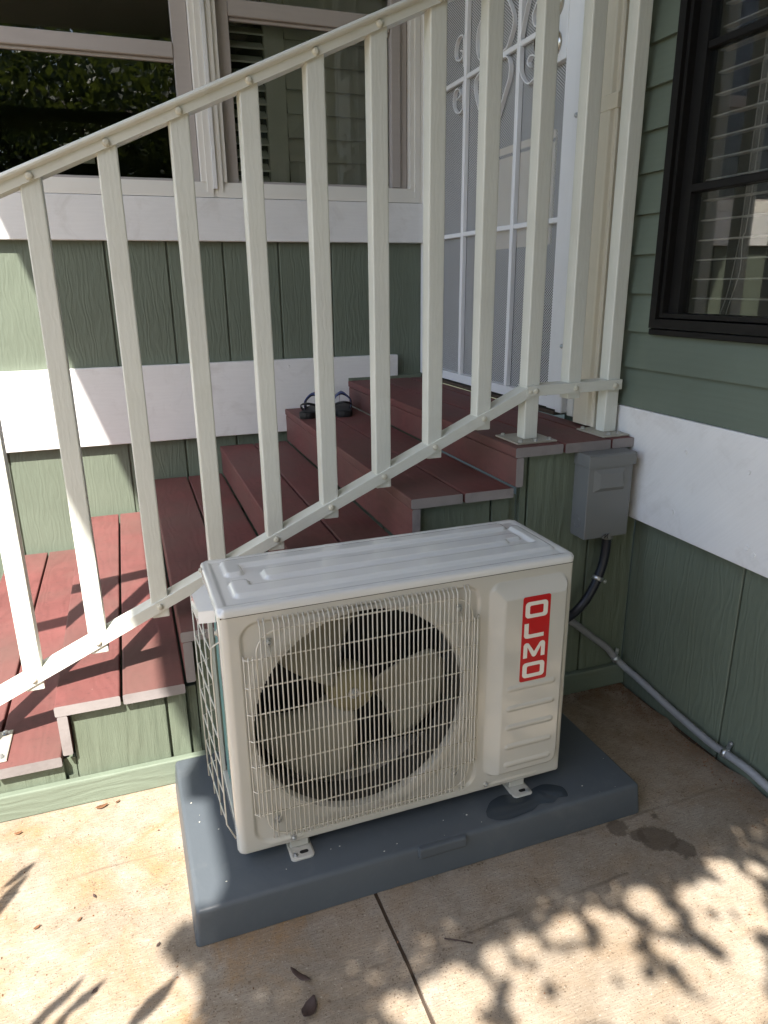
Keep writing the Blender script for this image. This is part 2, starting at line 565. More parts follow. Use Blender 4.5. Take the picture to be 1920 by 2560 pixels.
def lathe(name, c, axis, prof, mat, parent, n=12, smooth=False):
    """prof: list of (radius, height along axis)"""
    c = Vector(c)
    ax = Vector(axis).normalized()
    a = Vector((0, 0, 1)) if abs(ax.z) < 0.9 else Vector((1, 0, 0))
    e1 = ax.cross(a).normalized()
    e2 = ax.cross(e1)
    vs, fs = [], []
    for r, h in prof:
        for k in range(n):
            an = 2 * math.pi * k / n
            vs.append(c + ax * h + (e1 * math.cos(an) + e2 * math.sin(an)) * r)
    for i in range(len(prof) - 1):
        for k in range(n):
            fs.append((i * n + k, i * n + (k + 1) % n, (i + 1) * n + (k + 1) % n, (i + 1) * n + k))
    fs.append(tuple(range(n))[::-1])
    fs.append(tuple((len(prof) - 1) * n + k for k in range(n)))
    return mk(name, vs, fs, mat, parent, smooth)


def screw(name, c, axis, r, parent, mat='zinc'):
    return lathe(name, c, axis, [(r * 1.5, 0), (r * 1.5, r * 0.3), (r, r * 0.35), (r * 0.95, r * 0.9), (r * 0.5, r * 1.15), (r * 0.35, r * 0.75)], mat, parent, 8)


def prism(name, poly, lo, hi, plane, mat, parent, kind=None):
    """poly in the plane's two coordinates, extruded from lo to hi on the third"""
    def P(a, b, c):
        return {'xy': (a, b, c), 'xz': (a, c, b), 'yz': (c, a, b)}[plane]
    n = len(poly)
    bm = bmesh.new()
    A = [bm.verts.new(P(a, b, lo)) for a, b in poly]
    B = [bm.verts.new(P(a, b, hi)) for a, b in poly]
    bm.faces.new(A)
    bm.faces.new(B)
    for i in range(n):
        bm.faces.new((A[i], A[(i + 1) % n], B[(i + 1) % n], B[i]))
    vs = [v.co.copy() for v in bm.verts]
    c = sum(vs, Vector()) / len(vs)
    for v in bm.verts:
        v.co -= c
    o = bm_to(name, bm, mat, parent, c)
    if kind:
        o['kind'] = kind
    return o


def rrect(x0, x1, z0, z1, r, n=6):
    out = []
    for cx, cz, a0 in ((x1 - r, z1 - r, 0), (x0 + r, z1 - r, 90), (x0 + r, z0 + r, 180), (x1 - r, z0 + r, 270)):
        for i in range(n + 1):
            a = math.radians(a0 + 90 * i / n)
            out.append((cx + r * math.cos(a), cz + r * math.sin(a)))
    return out


# ================================================================== GROUND
YW = 1.489          # left wing wall
XW = 0.372          # door wall
XS = 0.408          # lower wall of the door side
g0 = mk('ground', [(-60, -60, -0.06), (60, -60, -0.06), (60, 60, -0.06), (-60, 60, -0.06)], [(0, 1, 2, 3)], 'lawn')
g0['kind'] = 'structure'
pat = bpy.data.objects.new('patio', None)
COL.objects.link(pat)
pat['kind'] = 'structure'
WO['patio'] = Vector((0, 0, 0))
prism('concrete_slab', [(-13.0, -4.5), (-0.5595, -4.5), (-0.5555, -1.2), (-0.5565, -0.8), (-0.5545, -0.66), (-0.5575, -0.55), (-0.561, -0.4), (-0.561, 0.0205), (-13.0, 0.0205)], -0.058, 0.0, 'xy', 'concrete', pat)
edge = []
for i in range(60):
    yy = -3.2 + (3.22) * i / 59
    edge.append((0.398 + 0.006 * math.sin(yy * 23) + random.uniform(-0.006, 0.005) - (0.010 if -0.33 < yy < -0.2 else 0), yy))
prism('concrete_slab', [(-0.550, -4.5), (0.40, -4.5)] + edge + [(-0.551, 0.0205), (-0.551, -0.4), (-0.5495, -0.55), (-0.5465, -0.64), (-0.5485, -0.72), (-0.546, -0.82), (-0.5475, -1.2)], -0.058, 0.0, 'xy', 'concrete', pat)
box('joint_filler', (-0.566, -4.5, -0.059), (-0.54, 0.02, -0.006), 'grout', pat)
box('joint_filler', (0.37, -3.4, -0.059), (0.43, 0.03, -0.012), 'soil', pat)

# ================================================================== HOUSE
house = thing('house', 'sage green house with white trim boards, windows and white security door', 'house', (0.37, YW, 0))
# ---- left wing wall (plane y = YW)
w1 = box('wall', (-9.0, YW + 0.008, -0.05), (0.362, YW + 0.03, 1.335), 'siding', house)
xs_g = [-9.0, -2.26, -2.04, -1.82, -1.60, -1.375, -1.155, -0.933, -0.708, -0.494, -0.272, -0.05, 0.165, 0.3655]
for a, b in zip(xs_g[:-1], xs_g[1:]):
    box('siding_panel', (a + 0.0035, YW, -0.05), (b - 0.0035, YW + 0.0075, 1.33), 'siding', w1, 0.002, 1)
bb = box('band_board', (-9.0, YW - 0.0305, 0.5585), (0.234, YW - 0.0005, 0.8635), 'white', house, 0.003)
for x, z in ((-0.605, 0.82), (-0.60, 0.628), (-0.26, 0.835), (0.17, 0.835), (-1.6, 0.8)):
    lathe('nail_head', (x, YW - 0.0305, z), (0, -1, 0), [(0.006, 0), (0.005, 0.0015), (0.001, 0.0015)], 'white', bb, 10)
box('trim_board', (-9.0, YW - 0.0305, 1.3275), (0.3655, YW - 0.0005, 1.4835), 'white', house, 0.003)
# wall over and right of the windows
box('trim_board', (0.3385, YW - 0.024, 1.4845), (0.3655, YW + 0.02, 2.75), 'vinyl', house, 0.002)
box('wall', (-9.0, YW, 2.62), (0.362, YW + 0.03, 3.2), 'siding', house)
box('wall', (-9.0, YW, 1.484), (-1.80, YW + 0.03, 2.62), 'siding', house)


def window(label, x0, x1, gx0, gx1, mr, kind):
    f = thing  # noqa
    yo = YW - 0.026
    # outer frame: four members joined into the window's own mesh
    bm = bmesh.new()

    def add(lo, hi):
        lo = Vector(lo); hi = Vector(hi)
        r = bmesh.ops.create_cube(bm, size=1)
        d = hi - lo
        c = (hi + lo) / 2
        for v in r['verts']:
            v.co = Vector((v.co.x * d.x + c.x, v.co.y * d.y + c.y, v.co.z * d.z + c.z))
    add((x0, yo, 1.4855), (x1, YW + 0.06, 1.505))
    add((x0 + 0.004, yo + 0.006, 1.505), (x1 - 0.004, YW + 0.06, 1.528))
    add((x0 + 0.01, yo + 0.014, 1.528), (x1 - 0.01, YW + 0.06, 1.5405))
    add((x0, yo, 1.505), (x0 + 0.022, YW + 0.06, 2.6))
    add((x1 - 0.022, yo, 1.505), (x1, YW + 0.06, 2.6))
    add((x0 + 0.022, yo + 0.008, 1.5405), (x0 + 0.040, YW + 0.055, 2.6))
    add((x1 - 0.040, yo + 0.008, 1.5405), (x1 - 0.022, YW + 0.055, 2.6))
    add((x0, yo, 2.58), (x1, YW + 0.055, 2.62))
    c = Vector(((x0 + x1) / 2, YW, 2.05))
    for v in bm.verts:
        v.co -= c
    w = bm_to('window', bm, 'vinyl', house, c)
    w['label'] = label
    # sash
    ys0, ys1 = YW + 0.012, YW + 0.045
    box('sash_stile', (x0 + 0.043, ys0, 1.541), (gx0, ys1, 2.575), 'taupe', w, 0.002, 1)
    box('sash_stile', (gx1, ys0, 1.541), (x1 - 0.043, ys1, 2.575), 'taupe', w, 0.002, 1)
    box('sash_rail', (gx0 + 0.001, ys0 + 0.002, 1.541), (gx1 - 0.001, ys1, 1.552), 'taupe', w, 0.002, 1)
    box('meeting_rail', (gx0 + 0.001, ys0 - 0.004, mr[0]), (gx1 - 0.001, ys1, mr[1]), 'taupe', w, 0.003, 1)
    box('meeting_rail', (gx0 + 0.001, ys0 + 0.010, mr[0] - 0.012), (gx1 - 0.001, ys1 - 0.004, mr[0] - 0.0005), 'taupe', w, 0.002, 1)
    box('pane', (gx0 - 0.003, YW + 0.030, 1.548), (gx1 + 0.003, YW + 0.034, mr[0]), 'glass', w)
    box('pane', (gx0 - 0.003, YW + 0.036, mr[1]), (gx1 + 0.003, YW + 0.040, 2.575), 'glass', w)
    return w


wl = window('left window with dark glass mirroring a tree', -1.86, -0.515, -1.80, -0.617, (1.953, 2.004), 0)
wr = window('right window with louvred shutters behind the glass', -0.500, 0.337, -0.410, 0.222, (2.105, 2.160), 1)
# cover strips between the two windows
box('mullion_strip', (-0.558, YW - 0.012, 1.541), (-0.5165, YW + 0.01, 2.6), 'vinyl', wl, 0.002)
box('mullion_strip', (-0.5145, YW - 0.034, 1.515), (-0.5005, YW + 0.01, 2.6), 'white', wl, 0.001)
box('mullion_strip', (-0.476, YW - 0.014, 1.541), (-0.462, YW + 0.01, 2.6), 'vinyl', wr, 0.002)
box('mullion_strip', (-0.5155, YW - 0.02, 1.4857), (-0.4995, YW + 0.03, 1.5148), 'vinyl', wl, 0.001, 1)
# screen frame beside the right sash
box('screen_frame', (0.2225, YW + 0.0, 1.545), (0.262, YW + 0.011, 2.575), 'taupe', wr, 0.002, 1)
# louvres behind the right window
for i in range(17):
    z = 1.565 + i * 0.0475
    yy = YW + 0.105
    d = 0.026
    mk('louver', [(-0.40, yy - d, z - 0.016), (-0.27, yy - d, z - 0.016), (-0.27, yy + d, z + 0.016), (-0.40, yy + d, z + 0.016),
                  (-0.40, yy - d, z - 0.010), (-0.27, yy - d, z - 0.010), (-0.27, yy + d, z + 0.022), (-0.40, yy + d, z + 0.022)],
       [(0, 1, 2, 3), (4, 7, 6, 5), (0, 4, 5, 1), (1, 5, 6, 2), (2, 6, 7, 3), (3, 7, 4, 0)], 'louver', wr)
box('shutter_stile', (-0.268, YW + 0.085, 1.545), (-0.19, YW + 0.115, 2.575), 'louver', wr)
box('shutter_stile', (-0.43, YW + 0.085, 1.545), (-0.403, YW + 0.115, 2.575), 'louver', wr)
for i in range(12):
    z = 1.56 + i * 0.086
    yy = YW + 0.10
    mk('louver', [(-0.186, yy - 0.016, z - 0.004), (0.30, yy - 0.016, z - 0.004), (0.30, yy + 0.008, z + 0.086), (-0.186, yy + 0.008, z + 0.086),
                  (-0.186, yy - 0.008, z - 0.004), (0.30, yy - 0.008, z - 0.004), (0.30, yy + 0.013, z + 0.086), (-0.186, yy + 0.013, z + 0.086)],
       [(0, 1, 2, 3), (4, 7, 6, 5), (0, 4, 5, 1), (1, 5, 6, 2), (2, 6, 7, 3), (3, 7, 4, 0)], 'louver', wr)
box('notice', (-1.03, YW + 0.07, 1.60), (-0.93, YW + 0.0715, 1.665), 'paper', wl)


def room(lo, hi, openside, parent):
    (x0, y0, z0), (x1, y1, z1) = lo, hi
    v = [(x0, y0, z0), (x1, y0, z0), (x1, y1, z0), (x0, y1, z0), (x0, y0, z1), (x1, y0, z1), (x1, y1, z1), (x0, y1, z1)]
    F = {'y0': (0, 1, 5, 4), 'x1': (1, 2, 6, 5), 'y1': (2, 3, 7, 6), 'x0': (3, 0, 4, 7), 'z0': (0, 3, 2, 1), 'z1': (4, 5, 6, 7)}
    return mk('room_lining', v, [f for k, f in F.items() if k != openside], 'room', parent)


room((-2.6, YW + 0.062, 1.3), (0.362, 4.2, 2.75), 'y0', house)

# ---- door side wall (plane x = XW, facing -x)
w2 = box('wall', (XW + 0.014, -7.0, 0.80), (XW + 0.03, -0.012, 1.04), 'lap', house)
box('wall', (XW + 0.014, -0.004, 0.70), (XW + 0.03, 0.372, 3.2), 'lap', house)
box('wall', (XW + 0.014, -7.0, 2.2), (XW + 0.03, -0.012, 3.2), 'lap', house)
box('wall', (XW + 0.014, -7.0, 1.04), (XW + 0.03, -0.95, 2.2), 'lap', house)
zl = [0.838, 0.941, 1.034]
while zl[-1] < 2.5:
    zl.append(zl[-1] + 0.0955)
for i in range(len(zl) - 1):
    za, zb = zl[i], zl[i + 1]
    yb = -0.0125 if (1.0 < (za + zb) / 2) else -7.0
    xt, xb = XW + 0.009, XW - 0.006
    zt = zb + 0.012
    mk('siding_board', [(xb, yb, za), (xb, 0.333, za), (xt, 0.333, zt), (xt, yb, zt), (XW + 0.0135, yb, za), (XW + 0.0135, 0.333, za), (XW + 0.0135, 0.333, zt), (XW + 0.0135, yb, zt)],
       [(0, 1, 2, 3), (7, 6, 5, 4), (0, 4, 5, 1), (1, 5, 6, 2), (2, 6, 7, 3), (3, 7, 4, 0)], 'lap', w2)
b2 = box('band_board', (0.362, -7.0, 0.537), (0.4065, 0.1385, 0.8365), 'white', house, 0.003)
for y, z in ((-0.19, 0.76), (-0.17, 0.60), (-0.385, 0.755), (-0.43, 0.575), (-0.41, 0.585)):
    lathe('nail_head', (0.362, y, z), (-1, 0, 0), [(0.006, 0), (0.005, 0.0018), (0.001, 0.001)], 'white', b2, 10)
w3 = box('wall', (XS + 0.0085, -7.0, -0.05), (XS + 0.03, 0.03, 0.80), 'siding', house)
yg = [-7.0, -1.67, -1.24, -0.806, -0.3725, 0.0195]
for a, b in zip(yg[:-1], yg[1:]):
    box('siding_panel', (XS, a + 0.0025, -0.011), (XS + 0.008, b - 0.0025, 0.60), 'siding', w3, 0.002, 1)
box('wall', (XW + 0.016, 0.30, 2.8), (XW + 0.05, YW + 0.03, 3.2), 'lap', house)

# black window in the door side wall
bm = bmesh.new()


def addb(bm, lo, hi):
    lo = Vector(lo); hi = Vector(hi)
    r = bmesh.ops.create_cube(bm, size=1)
    d = hi - lo
    c = (hi + lo) / 2
    for v in r['verts']:
        v.co = Vector((v.co.x * d.x + c.x, v.co.y * d.y + c.y, v.co.z * d.z + c.z))


WY0, WY1, WZ0, WZ1 = -0.93, -0.014, 1.047, 2.16
for a, (i0, i1) in ((XW - 0.014, (0.0, 0.022)), (XW - 0.006, (0.026, 0.036))):
    addb(bm, (a, WY1 - i1, WZ0 + i0), (XW + 0.05, WY1 - i0, WZ1 - i0))
    addb(bm, (a, WY0 + i0, WZ0 + i0), (XW + 0.05, WY0 + i1, WZ1 - i0))
    addb(bm, (a, WY0 + i1, WZ0 + i0), (XW + 0.05, WY1 - i1, WZ0 + i1))
    addb(bm, (a, WY0 + i1, WZ1 - i1), (XW + 0.05, WY1 - i1, WZ1 - i0))
addb(bm, (XW + 0.012, WY1 - 0.07, WZ0 + 0.03), (XW + 0.045, WY1 - 0.037, WZ1 - 0.03))
c = Vector((XW, -0.47, 1.6))
for v in bm.verts:
    v.co -= c
bw_ = bm_to('window', bm, 'darkframe', house, c)
bw_['label'] = 'black framed window with blinds in the green lap siding'
box('meeting_rail', (XW + 0.010, WY0 + 0.04, 1.356), (XW + 0.044, WY1 - 0.0705, 1.374), 'darkframe', bw_, 0.002, 1)
box('meeting_rail', (XW + 0.014, WY0 + 0.04, 1.648), (XW + 0.044, WY1 - 0.0705, 1.664), 'darkframe', bw_, 0.002, 1)
box('pane', (XW + 0.024, WY0 + 0.03, WZ0 + 0.03), (XW + 0.028, WY1 - 0.03, WZ1 - 0.03), 'glassd', bw_)
box('flashing', (XW - 0.012, WY0, 1.030), (XW + 0.012, WY1 + 0.002, 1.0445), 'darkframe', bw_, 0.002, 1)
for i in range(24):
    z = 1.118 + i * 0.0445
    if z > 2.1:
        break
    box('blind_slat', (0.430, WY0 + 0.05, z - 0.0016), (0.452, WY1 - 0.062, z + 0.0016), 'slat', bw_)
tube('blind_cord', spline([(0.429, -0.205, 2.1), (0.429, -0.204, 1.35), (0.429, -0.200, 1.22), (0.429, -0.188, 1.13), (0.429, -0.165, 1.06)], 6), 0.0011, 'slat', bw_, 5)
tube('blind_cord', spline([(0.4275, -0.222, 2.1), (0.4275, -0.222, 1.35), (0.4275, -0.214, 1.25), (0.4275, -0.218, 1.18), (0.4275, -0.2, 1.11), (0.4275, -0.19, 1.07)], 6), 0.0011, 'slat', bw_, 5)
room((XW + 0.046, -2.6, 0.85), (2.6, -0.03, 2.7), 'x0', house)
mk('far_window', [(1.2, -0.30, 1.03), (1.2, -0.62, 1.03), (1.2, -0.62, 1.45), (1.2, -0.30, 1.45)], [(0, 1, 2, 3)], 'lit', bw_)

# ---- white security door
DX = 0.355
bm = bmesh.new()
for lo, hi in (((DX - 0.004, 0.3705, 0.778), (DX + 0.026, 0.4255, 2.7)), ((DX - 0.004, 1.44, 0.778), (DX + 0.026, 1.483, 2.7)),
               ((DX - 0.003, 0.4255, 0.780), (DX + 0.025, 1.44, 0.812))):
    addb(bm, lo, hi)
c = Vector((DX, 0.92, 1.7))
for v in bm.verts:
    v.co -= c
door = bm_to('security_door', bm, 'doorw', house, c)
door['label'] = 'white steel security screen door with scrollwork'
mk('screen', [(DX + 0.017, 0.42, 0.80), (DX + 0.017, 1.445, 0.80), (DX + 0.017, 1.445, 2.7), (DX + 0.017, 0.42, 2.7)], [(0, 1, 2, 3)], 'screen', door)
for y in (0.705, 1.085):
    box('bar', (DX - 0.002, y - 0.010, 0.8125), (DX + 0.016, y + 0.010, 2.7), 'doorw', door, 0.002, 1)
for z0, z1 in ((1.330, 1.346), (1.857, 1.873)):
    for a, b in ((0.426, 0.6945), (0.7155, 1.0745), (1.0955, 1.4395)):
        box('bar', (DX, a, z0), (DX + 0.014, b, z1), 'doorw', door, 0.002, 1)


def strip(name, pts, parent, w=0.014, t=0.004):
    """flat bent bar: pts (y, z), width along x"""
    P = spline([(0, a, b) for a, b in pts], 6)
    n = len(P)
    vs, fs = [], []
    for i, p in enumerate(P):
        tg = (P[min(i + 1, n - 1)] - P[max(i - 1, 0)]).normalized()
        nn = Vector((0, -tg.z, tg.y)) * t * 0.5
        for q, xx in ((p + nn, DX - 0.003), (p + nn, DX - 0.003 + w), (p - nn, DX - 0.003 + w), (p - nn, DX - 0.003)):
            vs.append((xx, q.y, q.z))
    for i in range(n - 1):
        for k in range(4):
            fs.append((i * 4 + k, i * 4 + (k + 1) % 4, (i + 1) * 4 + (k + 1) % 4, (i + 1) * 4 + k))
    fs += [(0, 1, 2, 3), tuple(4 * (n - 1) + k for k in (3, 2, 1, 0))]
    return mk(name, vs, fs, 'doorw', parent)


strip('scroll', [(1.098, 1.90), (1.098, 1.96), (1.107, 1.999), (1.14, 2.003), (1.165, 1.985), (1.169, 1.95), (1.145, 1.930), (1.11, 1.932), (1.104, 1.95), (1.127, 1.958)], door)
strip('scroll', [(1.098, 1.85), (1.098, 1.795), (1.10, 1.765), (1.141, 1.760), (1.174, 1.785), (1.178, 1.815), (1.16, 1.840), (1.132, 1.836), (1.12, 1.815), (1.148, 1.805)], door)
strip('scroll', [(0.925, 2.10), (0.945, 2.03), (0.985, 1.99), (0.997, 1.95), (0.987, 1.909), (0.951, 1.880), (0.90, 1.8745)], door)
strip('scroll', [(0.84, 2.10), (0.80, 2.03), (0.752, 1.967), (0.743, 1.931), (0.763, 1.897), (0.785, 1.876), (0.83, 1.8745)], door)
strip('scroll', [(0.90, 1.8555), (0.951, 1.852), (0.99, 1.843), (1.006, 1.82), (0.993, 1.780), (0.954, 1.72), (0.90, 1.66)], door)
strip('scroll', [(0.83, 1.8555), (0.781, 1.852), (0.757, 1.824), (0.760, 1.787), (0.784, 1.752), (0.84, 1.67)], door)
strip('scroll', [(0.64, 2.02), (0.659, 1.968), (0.676, 1.93), (0.6935, 1.88)], door)
strip('scroll', [(0.692, 1.84), (0.686, 1.785), (0.645, 1.745), (0.605, 1.748), (0.59, 1.775), (0.60, 1.805), (0.63, 1.815), (0.645, 1.80), (0.63, 1.785)], door)
strip('scroll', [(0.57, 1.98), (0.60, 1.95), (0.625, 1.92), (0.615, 1.89), (0.59, 1.886), (0.575, 1.905)], door)
box('lock_plate', (DX - 0.006, 0.4265, 1.757), (DX + 0.018, 0.585, 2.2), 'doorw', door, 0.003, 2)
lathe('knob', (DX - 0.006, 0.485, 1.806), (-1, 0, 0), [(0.034, 0), (0.033, 0.004), (0.028, 0.008), (0.016, 0.012), (0.014, 0.026), (0.024, 0.034), (0.029, 0.046), (0.026, 0.056), (0.014, 0.062)], 'nickel', door, 20, True)
lathe('knob', (DX - 0.006, 0.485, 1.905), (-1, 0, 0), [(0.036, 0), (0.035, 0.006), (0.030, 0.012), (0.018, 0.018), (0.004, 0.019)], 'nickel', door, 20, True)
# jamb and frame beside the door
box('door_jamb', (DX - 0.010, 0.3345, 0.772), (DX + 0.030, 0.3685, 2.7), 'doorw', house, 0.003, 1)
box('door_jamb', (DX + 0.010, 0.298, 0.765), (DX + 0.028, 0.334, 2.7), 'vinyl', house, 0.003, 1)
for z in (0.975, 1.60):
    screw('screw', (DX - 0.010, 0.350, z), (-1, 0, 0), 0.005, house)
box('under_door_gap', (0.345, 0.372, 0.7605), (0.42, 1.48, 0.7725), 'grout', house, 0.002, 1)  # dark strip standing for the shaded gap and grit below the door
idr = box('inner_door', (0.46, 0.30, 0.765), (0.50, 1.6, 2.8), 'inner', house)
box('door_reflection', (0.452, 0.62, 1.28), (0.459, 1.00, 1.62), 'beige', idr)  # beige block stands for a reflection in the storm door glass
box('door_reflection', (0.449, 0.62, 1.585), (0.4515, 1.00, 1.595), 'grout', idr)  # dark line across that reflection
box('wall', (0.40, 1.4855, 0.76), (0.50, 1.60, 2.8), 'room', house)

# ---- downspout
ds = prism('downspout', [(0.326, 0.146), (0.326, 0.153), (0.330, 0.155), (0.326, 0.158), (0.330, 0.161), (0.326, 0.164), (0.330, 0.167), (0.326, 0.170), (0.324, 0.176), (0.324, 0.236), (0.328, 0.240), (0.3725, 0.240), (0.3725, 0.142), (0.330, 0.142)], 0.7655, 2.95, 'xy', 'cream', house)
box('strap', (0.3215, 0.139, 1.575), (0.3727, 0.243, 1.612), 'cream', ds, 0.002, 1)

# ---- roof above the steps (its edge cuts the sunlight)
H = 3.2
kx, ky = 0.318, 0.65
rp = [(-0.835, 4.5), (-0.84, 1.2), (-0.842, 0.3), (-0.838, 0.02), (-0.872, -0.03), (-0.876, -0.115), (-0.832, -0.135), (-0.828, -0.375), (-0.85, -0.424), (-0.885, -0.497), (-0.912, -0.541), (-0.93, -0.595), (-0.5, -0.595), (0.2, -0.59), (0.88, -0.59), (0.90, -4.0), (4.8, -4.0), (4.8, 4.5)]  # bump and slant shaped for the shadow edge; forward wing added to block sky
rf = prism('roof', [(a - kx * H, b - ky * H) for a, b in [(q_[0] + (0.012 if q_[0] < -0.7 else 0), q_[1]) for q_ in rp]], H, H + 0.12, 'xy', 'soffit', house)

# ================================================================== STAIRS
Z = [0.7602, 0.6566, 0.5178, 0.4004, 0.2685, 0.1395]
P_, BW, GAP, TH = 0.28606, 0.1396, 0.006, 0.0255
YB = YW - 0.032
st = thing('porch_stairs', 'porch stairs with red wood-grain deck boards and sage green side', 'stairs', (-0.7, 0.7, 0))


def board(name, lo, hi, parent=st):
    lo = Vector(lo); hi = Vector(hi)
    bm = bmesh.new()
    bmesh.ops.create_cube(bm, size=1)
    d = hi - lo
    for v in bm.verts:
        v.co = Vector((v.co.x * d.x, v.co.y * d.y, v.co.z * d.z))
    es = [e for e in bm.edges if abs(e.verts[0].co.y - e.verts[1].co.y) > 0.1]
    bmesh.ops.bevel(bm, geom=es, offset=0.004, segments=3, profile=0.5, affect='EDGES')
    bmesh.ops.recalc_face_normals(bm, faces=bm.faces)
    for f in bm.faces:
        f.material_index = 1 if f.normal.y < -0.9 else 0
    return bm_to(name, bm, ['deck', 'deckend'], parent, (lo + hi) / 2)


for i, z in enumerate(Z):
    x0 = -i * P_
    n = 2
    for k in range(n):
        a = x0 + k * (BW + GAP)
        board('tread_board', (a, 0.0 + random.uniform(-0.001, 0.0015), z - TH), (a + BW - (0.001 if i and k else 0), YB, z))
    if i == 0:
        board('tread_board', (2 * (BW + GAP), 0.001, z - TH), (0.3605, 0.135, z))
        board('tread_board', (2 * (BW + GAP), 0.1365, z - TH), (0.345, YB, z))
    zb = Z[i + 1] + 0.0005 if i + 1 < len(Z) else 0.001
    board('riser_board', (x0 + 0.003, 0.001, zb), (x0 + 0.0245, YB, z - TH - 0.001))
# sage side panels, one under each tread
sx = [(-1.395, -1.146, 5), (-1.115, -0.9085, 4), (-0.9025, -0.86, 4), (-0.829, -0.5735, 3), (-0.543, -0.288, 2), (-0.257, -0.059, 1), (-0.053, -0.002, 1), (0.0285, 0.0465, 0), (0.0525, 0.249, 0), (0.255, 0.407, 0)]
for a, b, i in sx:
    box('side_panel', (a, 0.020, 0.0), (b, 0.032, Z[i] - TH - 0.001), 'side', st, 0.0015, 1)
box('side_backing', (-1.40, 0.036, 0.0), (0.407, 0.06, 0.105), 'side', st)
for i in range(6):
    xa = -i * P_ + 0.026
    box('side_backing', (xa, 0.0325, 0.0), (xa + P_ - 0.003 if i else 0.407, 0.0355, Z[i] - TH - 0.0015), 'side', st)
box('base_board', (-1.45, 0.0, 0.0005), (0.407, 0.0195, 0.066), 'baseb', st, 0.003, 2)
box('back_filler', (0.0, YW - 0.031, 0.74), (0.36, YW - 0.001, 0.774), 'side', st, 0.002, 1)

# ================================================================== RAILING
rl = thing('stair_railing', 'ivory painted metal stair railing with square balusters', 'railing', (-0.6, 0.09, 0.3))
HW = 0.0197
YF = 0.069          # front of balusters


def zt(x):
    return 1.365 + (x + 1.035) * 0.4416


def zbm(x):
    return 0.3785 + (x + 1.038) * 0.4607


bal = [-1.184, -1.038, -0.894, -0.7525, -0.611, -0.471, -0.332, -0.195, -0.059]
for x in bal:
    box('baluster', (x - HW, YF, zbm(x) - 0.030), (x + HW, YF + 2 * HW, zt(x) + 0.006), 'rail', rl, 0.0028, 2)
box('baluster', (0.207 - HW, YF, 0.864), (0.207 + HW, YF + 2 * HW, 1.868), 'rail', rl, 0.0028, 2)


def post(x, zbase, ztop, pl):
    p = box('post', (x - HW, YF, zbase + 0.005), (x + HW, YF + 2 * HW, ztop), 'rail', rl, 0.0028, 2)
    box('base_plate', (pl[0], pl[2], zbase + 0.0006), (pl[1], pl[3], zbase + 0.0052), 'plate', p, 0.001, 1)
    return p


p0 = post(0.0815, Z[0], 1.868, (0.021, 0.138, 0.029, 0.152))
for x, y in ((0.036, 0.043), (0.078, 0.040), (0.122, 0.043), (0.036, 0.137), (0.122, 0.137)):
    lathe('anchor_bolt', (x, y, Z[0] + 0.005), (0, 0, 1), [(0.0075, 0), (0.0075, 0.001), (0.0055, 0.0012), (0.0055, 0.006), (0.003, 0.007)], 'zinc', p0, 6)
p1 = post(0.331, Z[0], 1.868, (0.276, 0.3595, 0.020, 0.146))
for x, y in ((0.303, 0.036), (0.340, 0.040), (0.288, 0.134)):
    lathe('anchor_bolt', (x, y, Z[0] + 0.005), (0, 0, 1), [(0.0075, 0), (0.0075, 0.001), (0.0055, 0.0012), (0.0055, 0.006), (0.003, 0.007)], 'zinc', p1, 6)
p2 = post(-1.3265, Z[5], zt(-1.3265), (-1.375, -1.2605, 0.025, 0.150))
for x, y in ((-1.276, 0.138), (-1.274, 0.040), (-1.36, 0.04)):
    lathe('anchor_bolt', (x, y, Z[5] + 0.005), (0, 0, 1), [(0.009, 0), (0.009, 0.001), (0.006, 0.0012), (0.006, 0.006), (0.003, 0.007)], 'zinc', p2, 6)


def extr(name, prof, p_a, p_b, mat, parent):
    """prof (y, n) swept along x from p_a to p_b (x, z); n is normal to the slope"""
    (xa, za), (xb, zb) = p_a, p_b
    L = math.hypot(xb - xa, zb - za)
    ang = math.atan2(zb - za, xb - xa)
    n = len(prof)
    vs = [(-L / 2, y - 0.09, q) for y, q in prof] + [(L / 2, y - 0.09, q) for y, q in prof]
    fs = [(i, (i + 1) % n, n + (i + 1) % n, n + i) for i in range(n)] + [tuple(range(n))[::-1], tuple(range(n, 2 * n))]
    return mk(name, vs, fs, mat, parent, origin=((xa + xb) / 2, 0.09, (za + zb) / 2), rot=Euler((0, -ang, 0)))


capP = [(0.0635, -0.0105), (0.0635, 0.0055), (0.0615, 0.0065), (0.058, 0.0078), (0.0548, 0.0105), (0.054, 0.014), (0.0555, 0.0175), (0.0590, 0.0197), (0.066, 0.0207), (0.108, 0.0207), (0.117, 0.0197), (0.1205, 0.0175), (0.122, 0.014), (0.1212, 0.0105), (0.118, 0.0078), (0.113, 0.0055), (0.113, -0.0105)]
hr = extr('handrail', capP, (-1.62, zt(-1.62)), (0.10, zt(0.10)), 'cap', rl)
extr('handrail', capP, (0.105, 1.862), (0.36, 1.862), 'cap', rl)
botP = [(0.0645, -0.0132), (0.0645, 0.0126), (0.0655, 0.0134), (0.110, 0.0134), (0.110, 0.0112), (0.0675, 0.0112), (0.0675, -0.0132)]
br = extr('bottom_rail', botP, (-1.62, zbm(-1.62)), (0.088, zbm(0.088)), 'railx', rl)
br2 = extr('bottom_rail', [(y - 0.0035 if y < 0.07 else y, q) for y, q in botP], (0.060, 0.892), (0.352, 0.895), 'railx', rl)


def rbolt(x, z, y, parent, r=0.0068):
    return lathe('bolt', (x, y, z), (0, -1, 0), [(r * 1.15, 0), (r * 1.15, 0.0012), (r, 0.0014), (r * 0.92, 0.0042), (r * 0.5, 0.0058)], 'bolt', parent, 8)


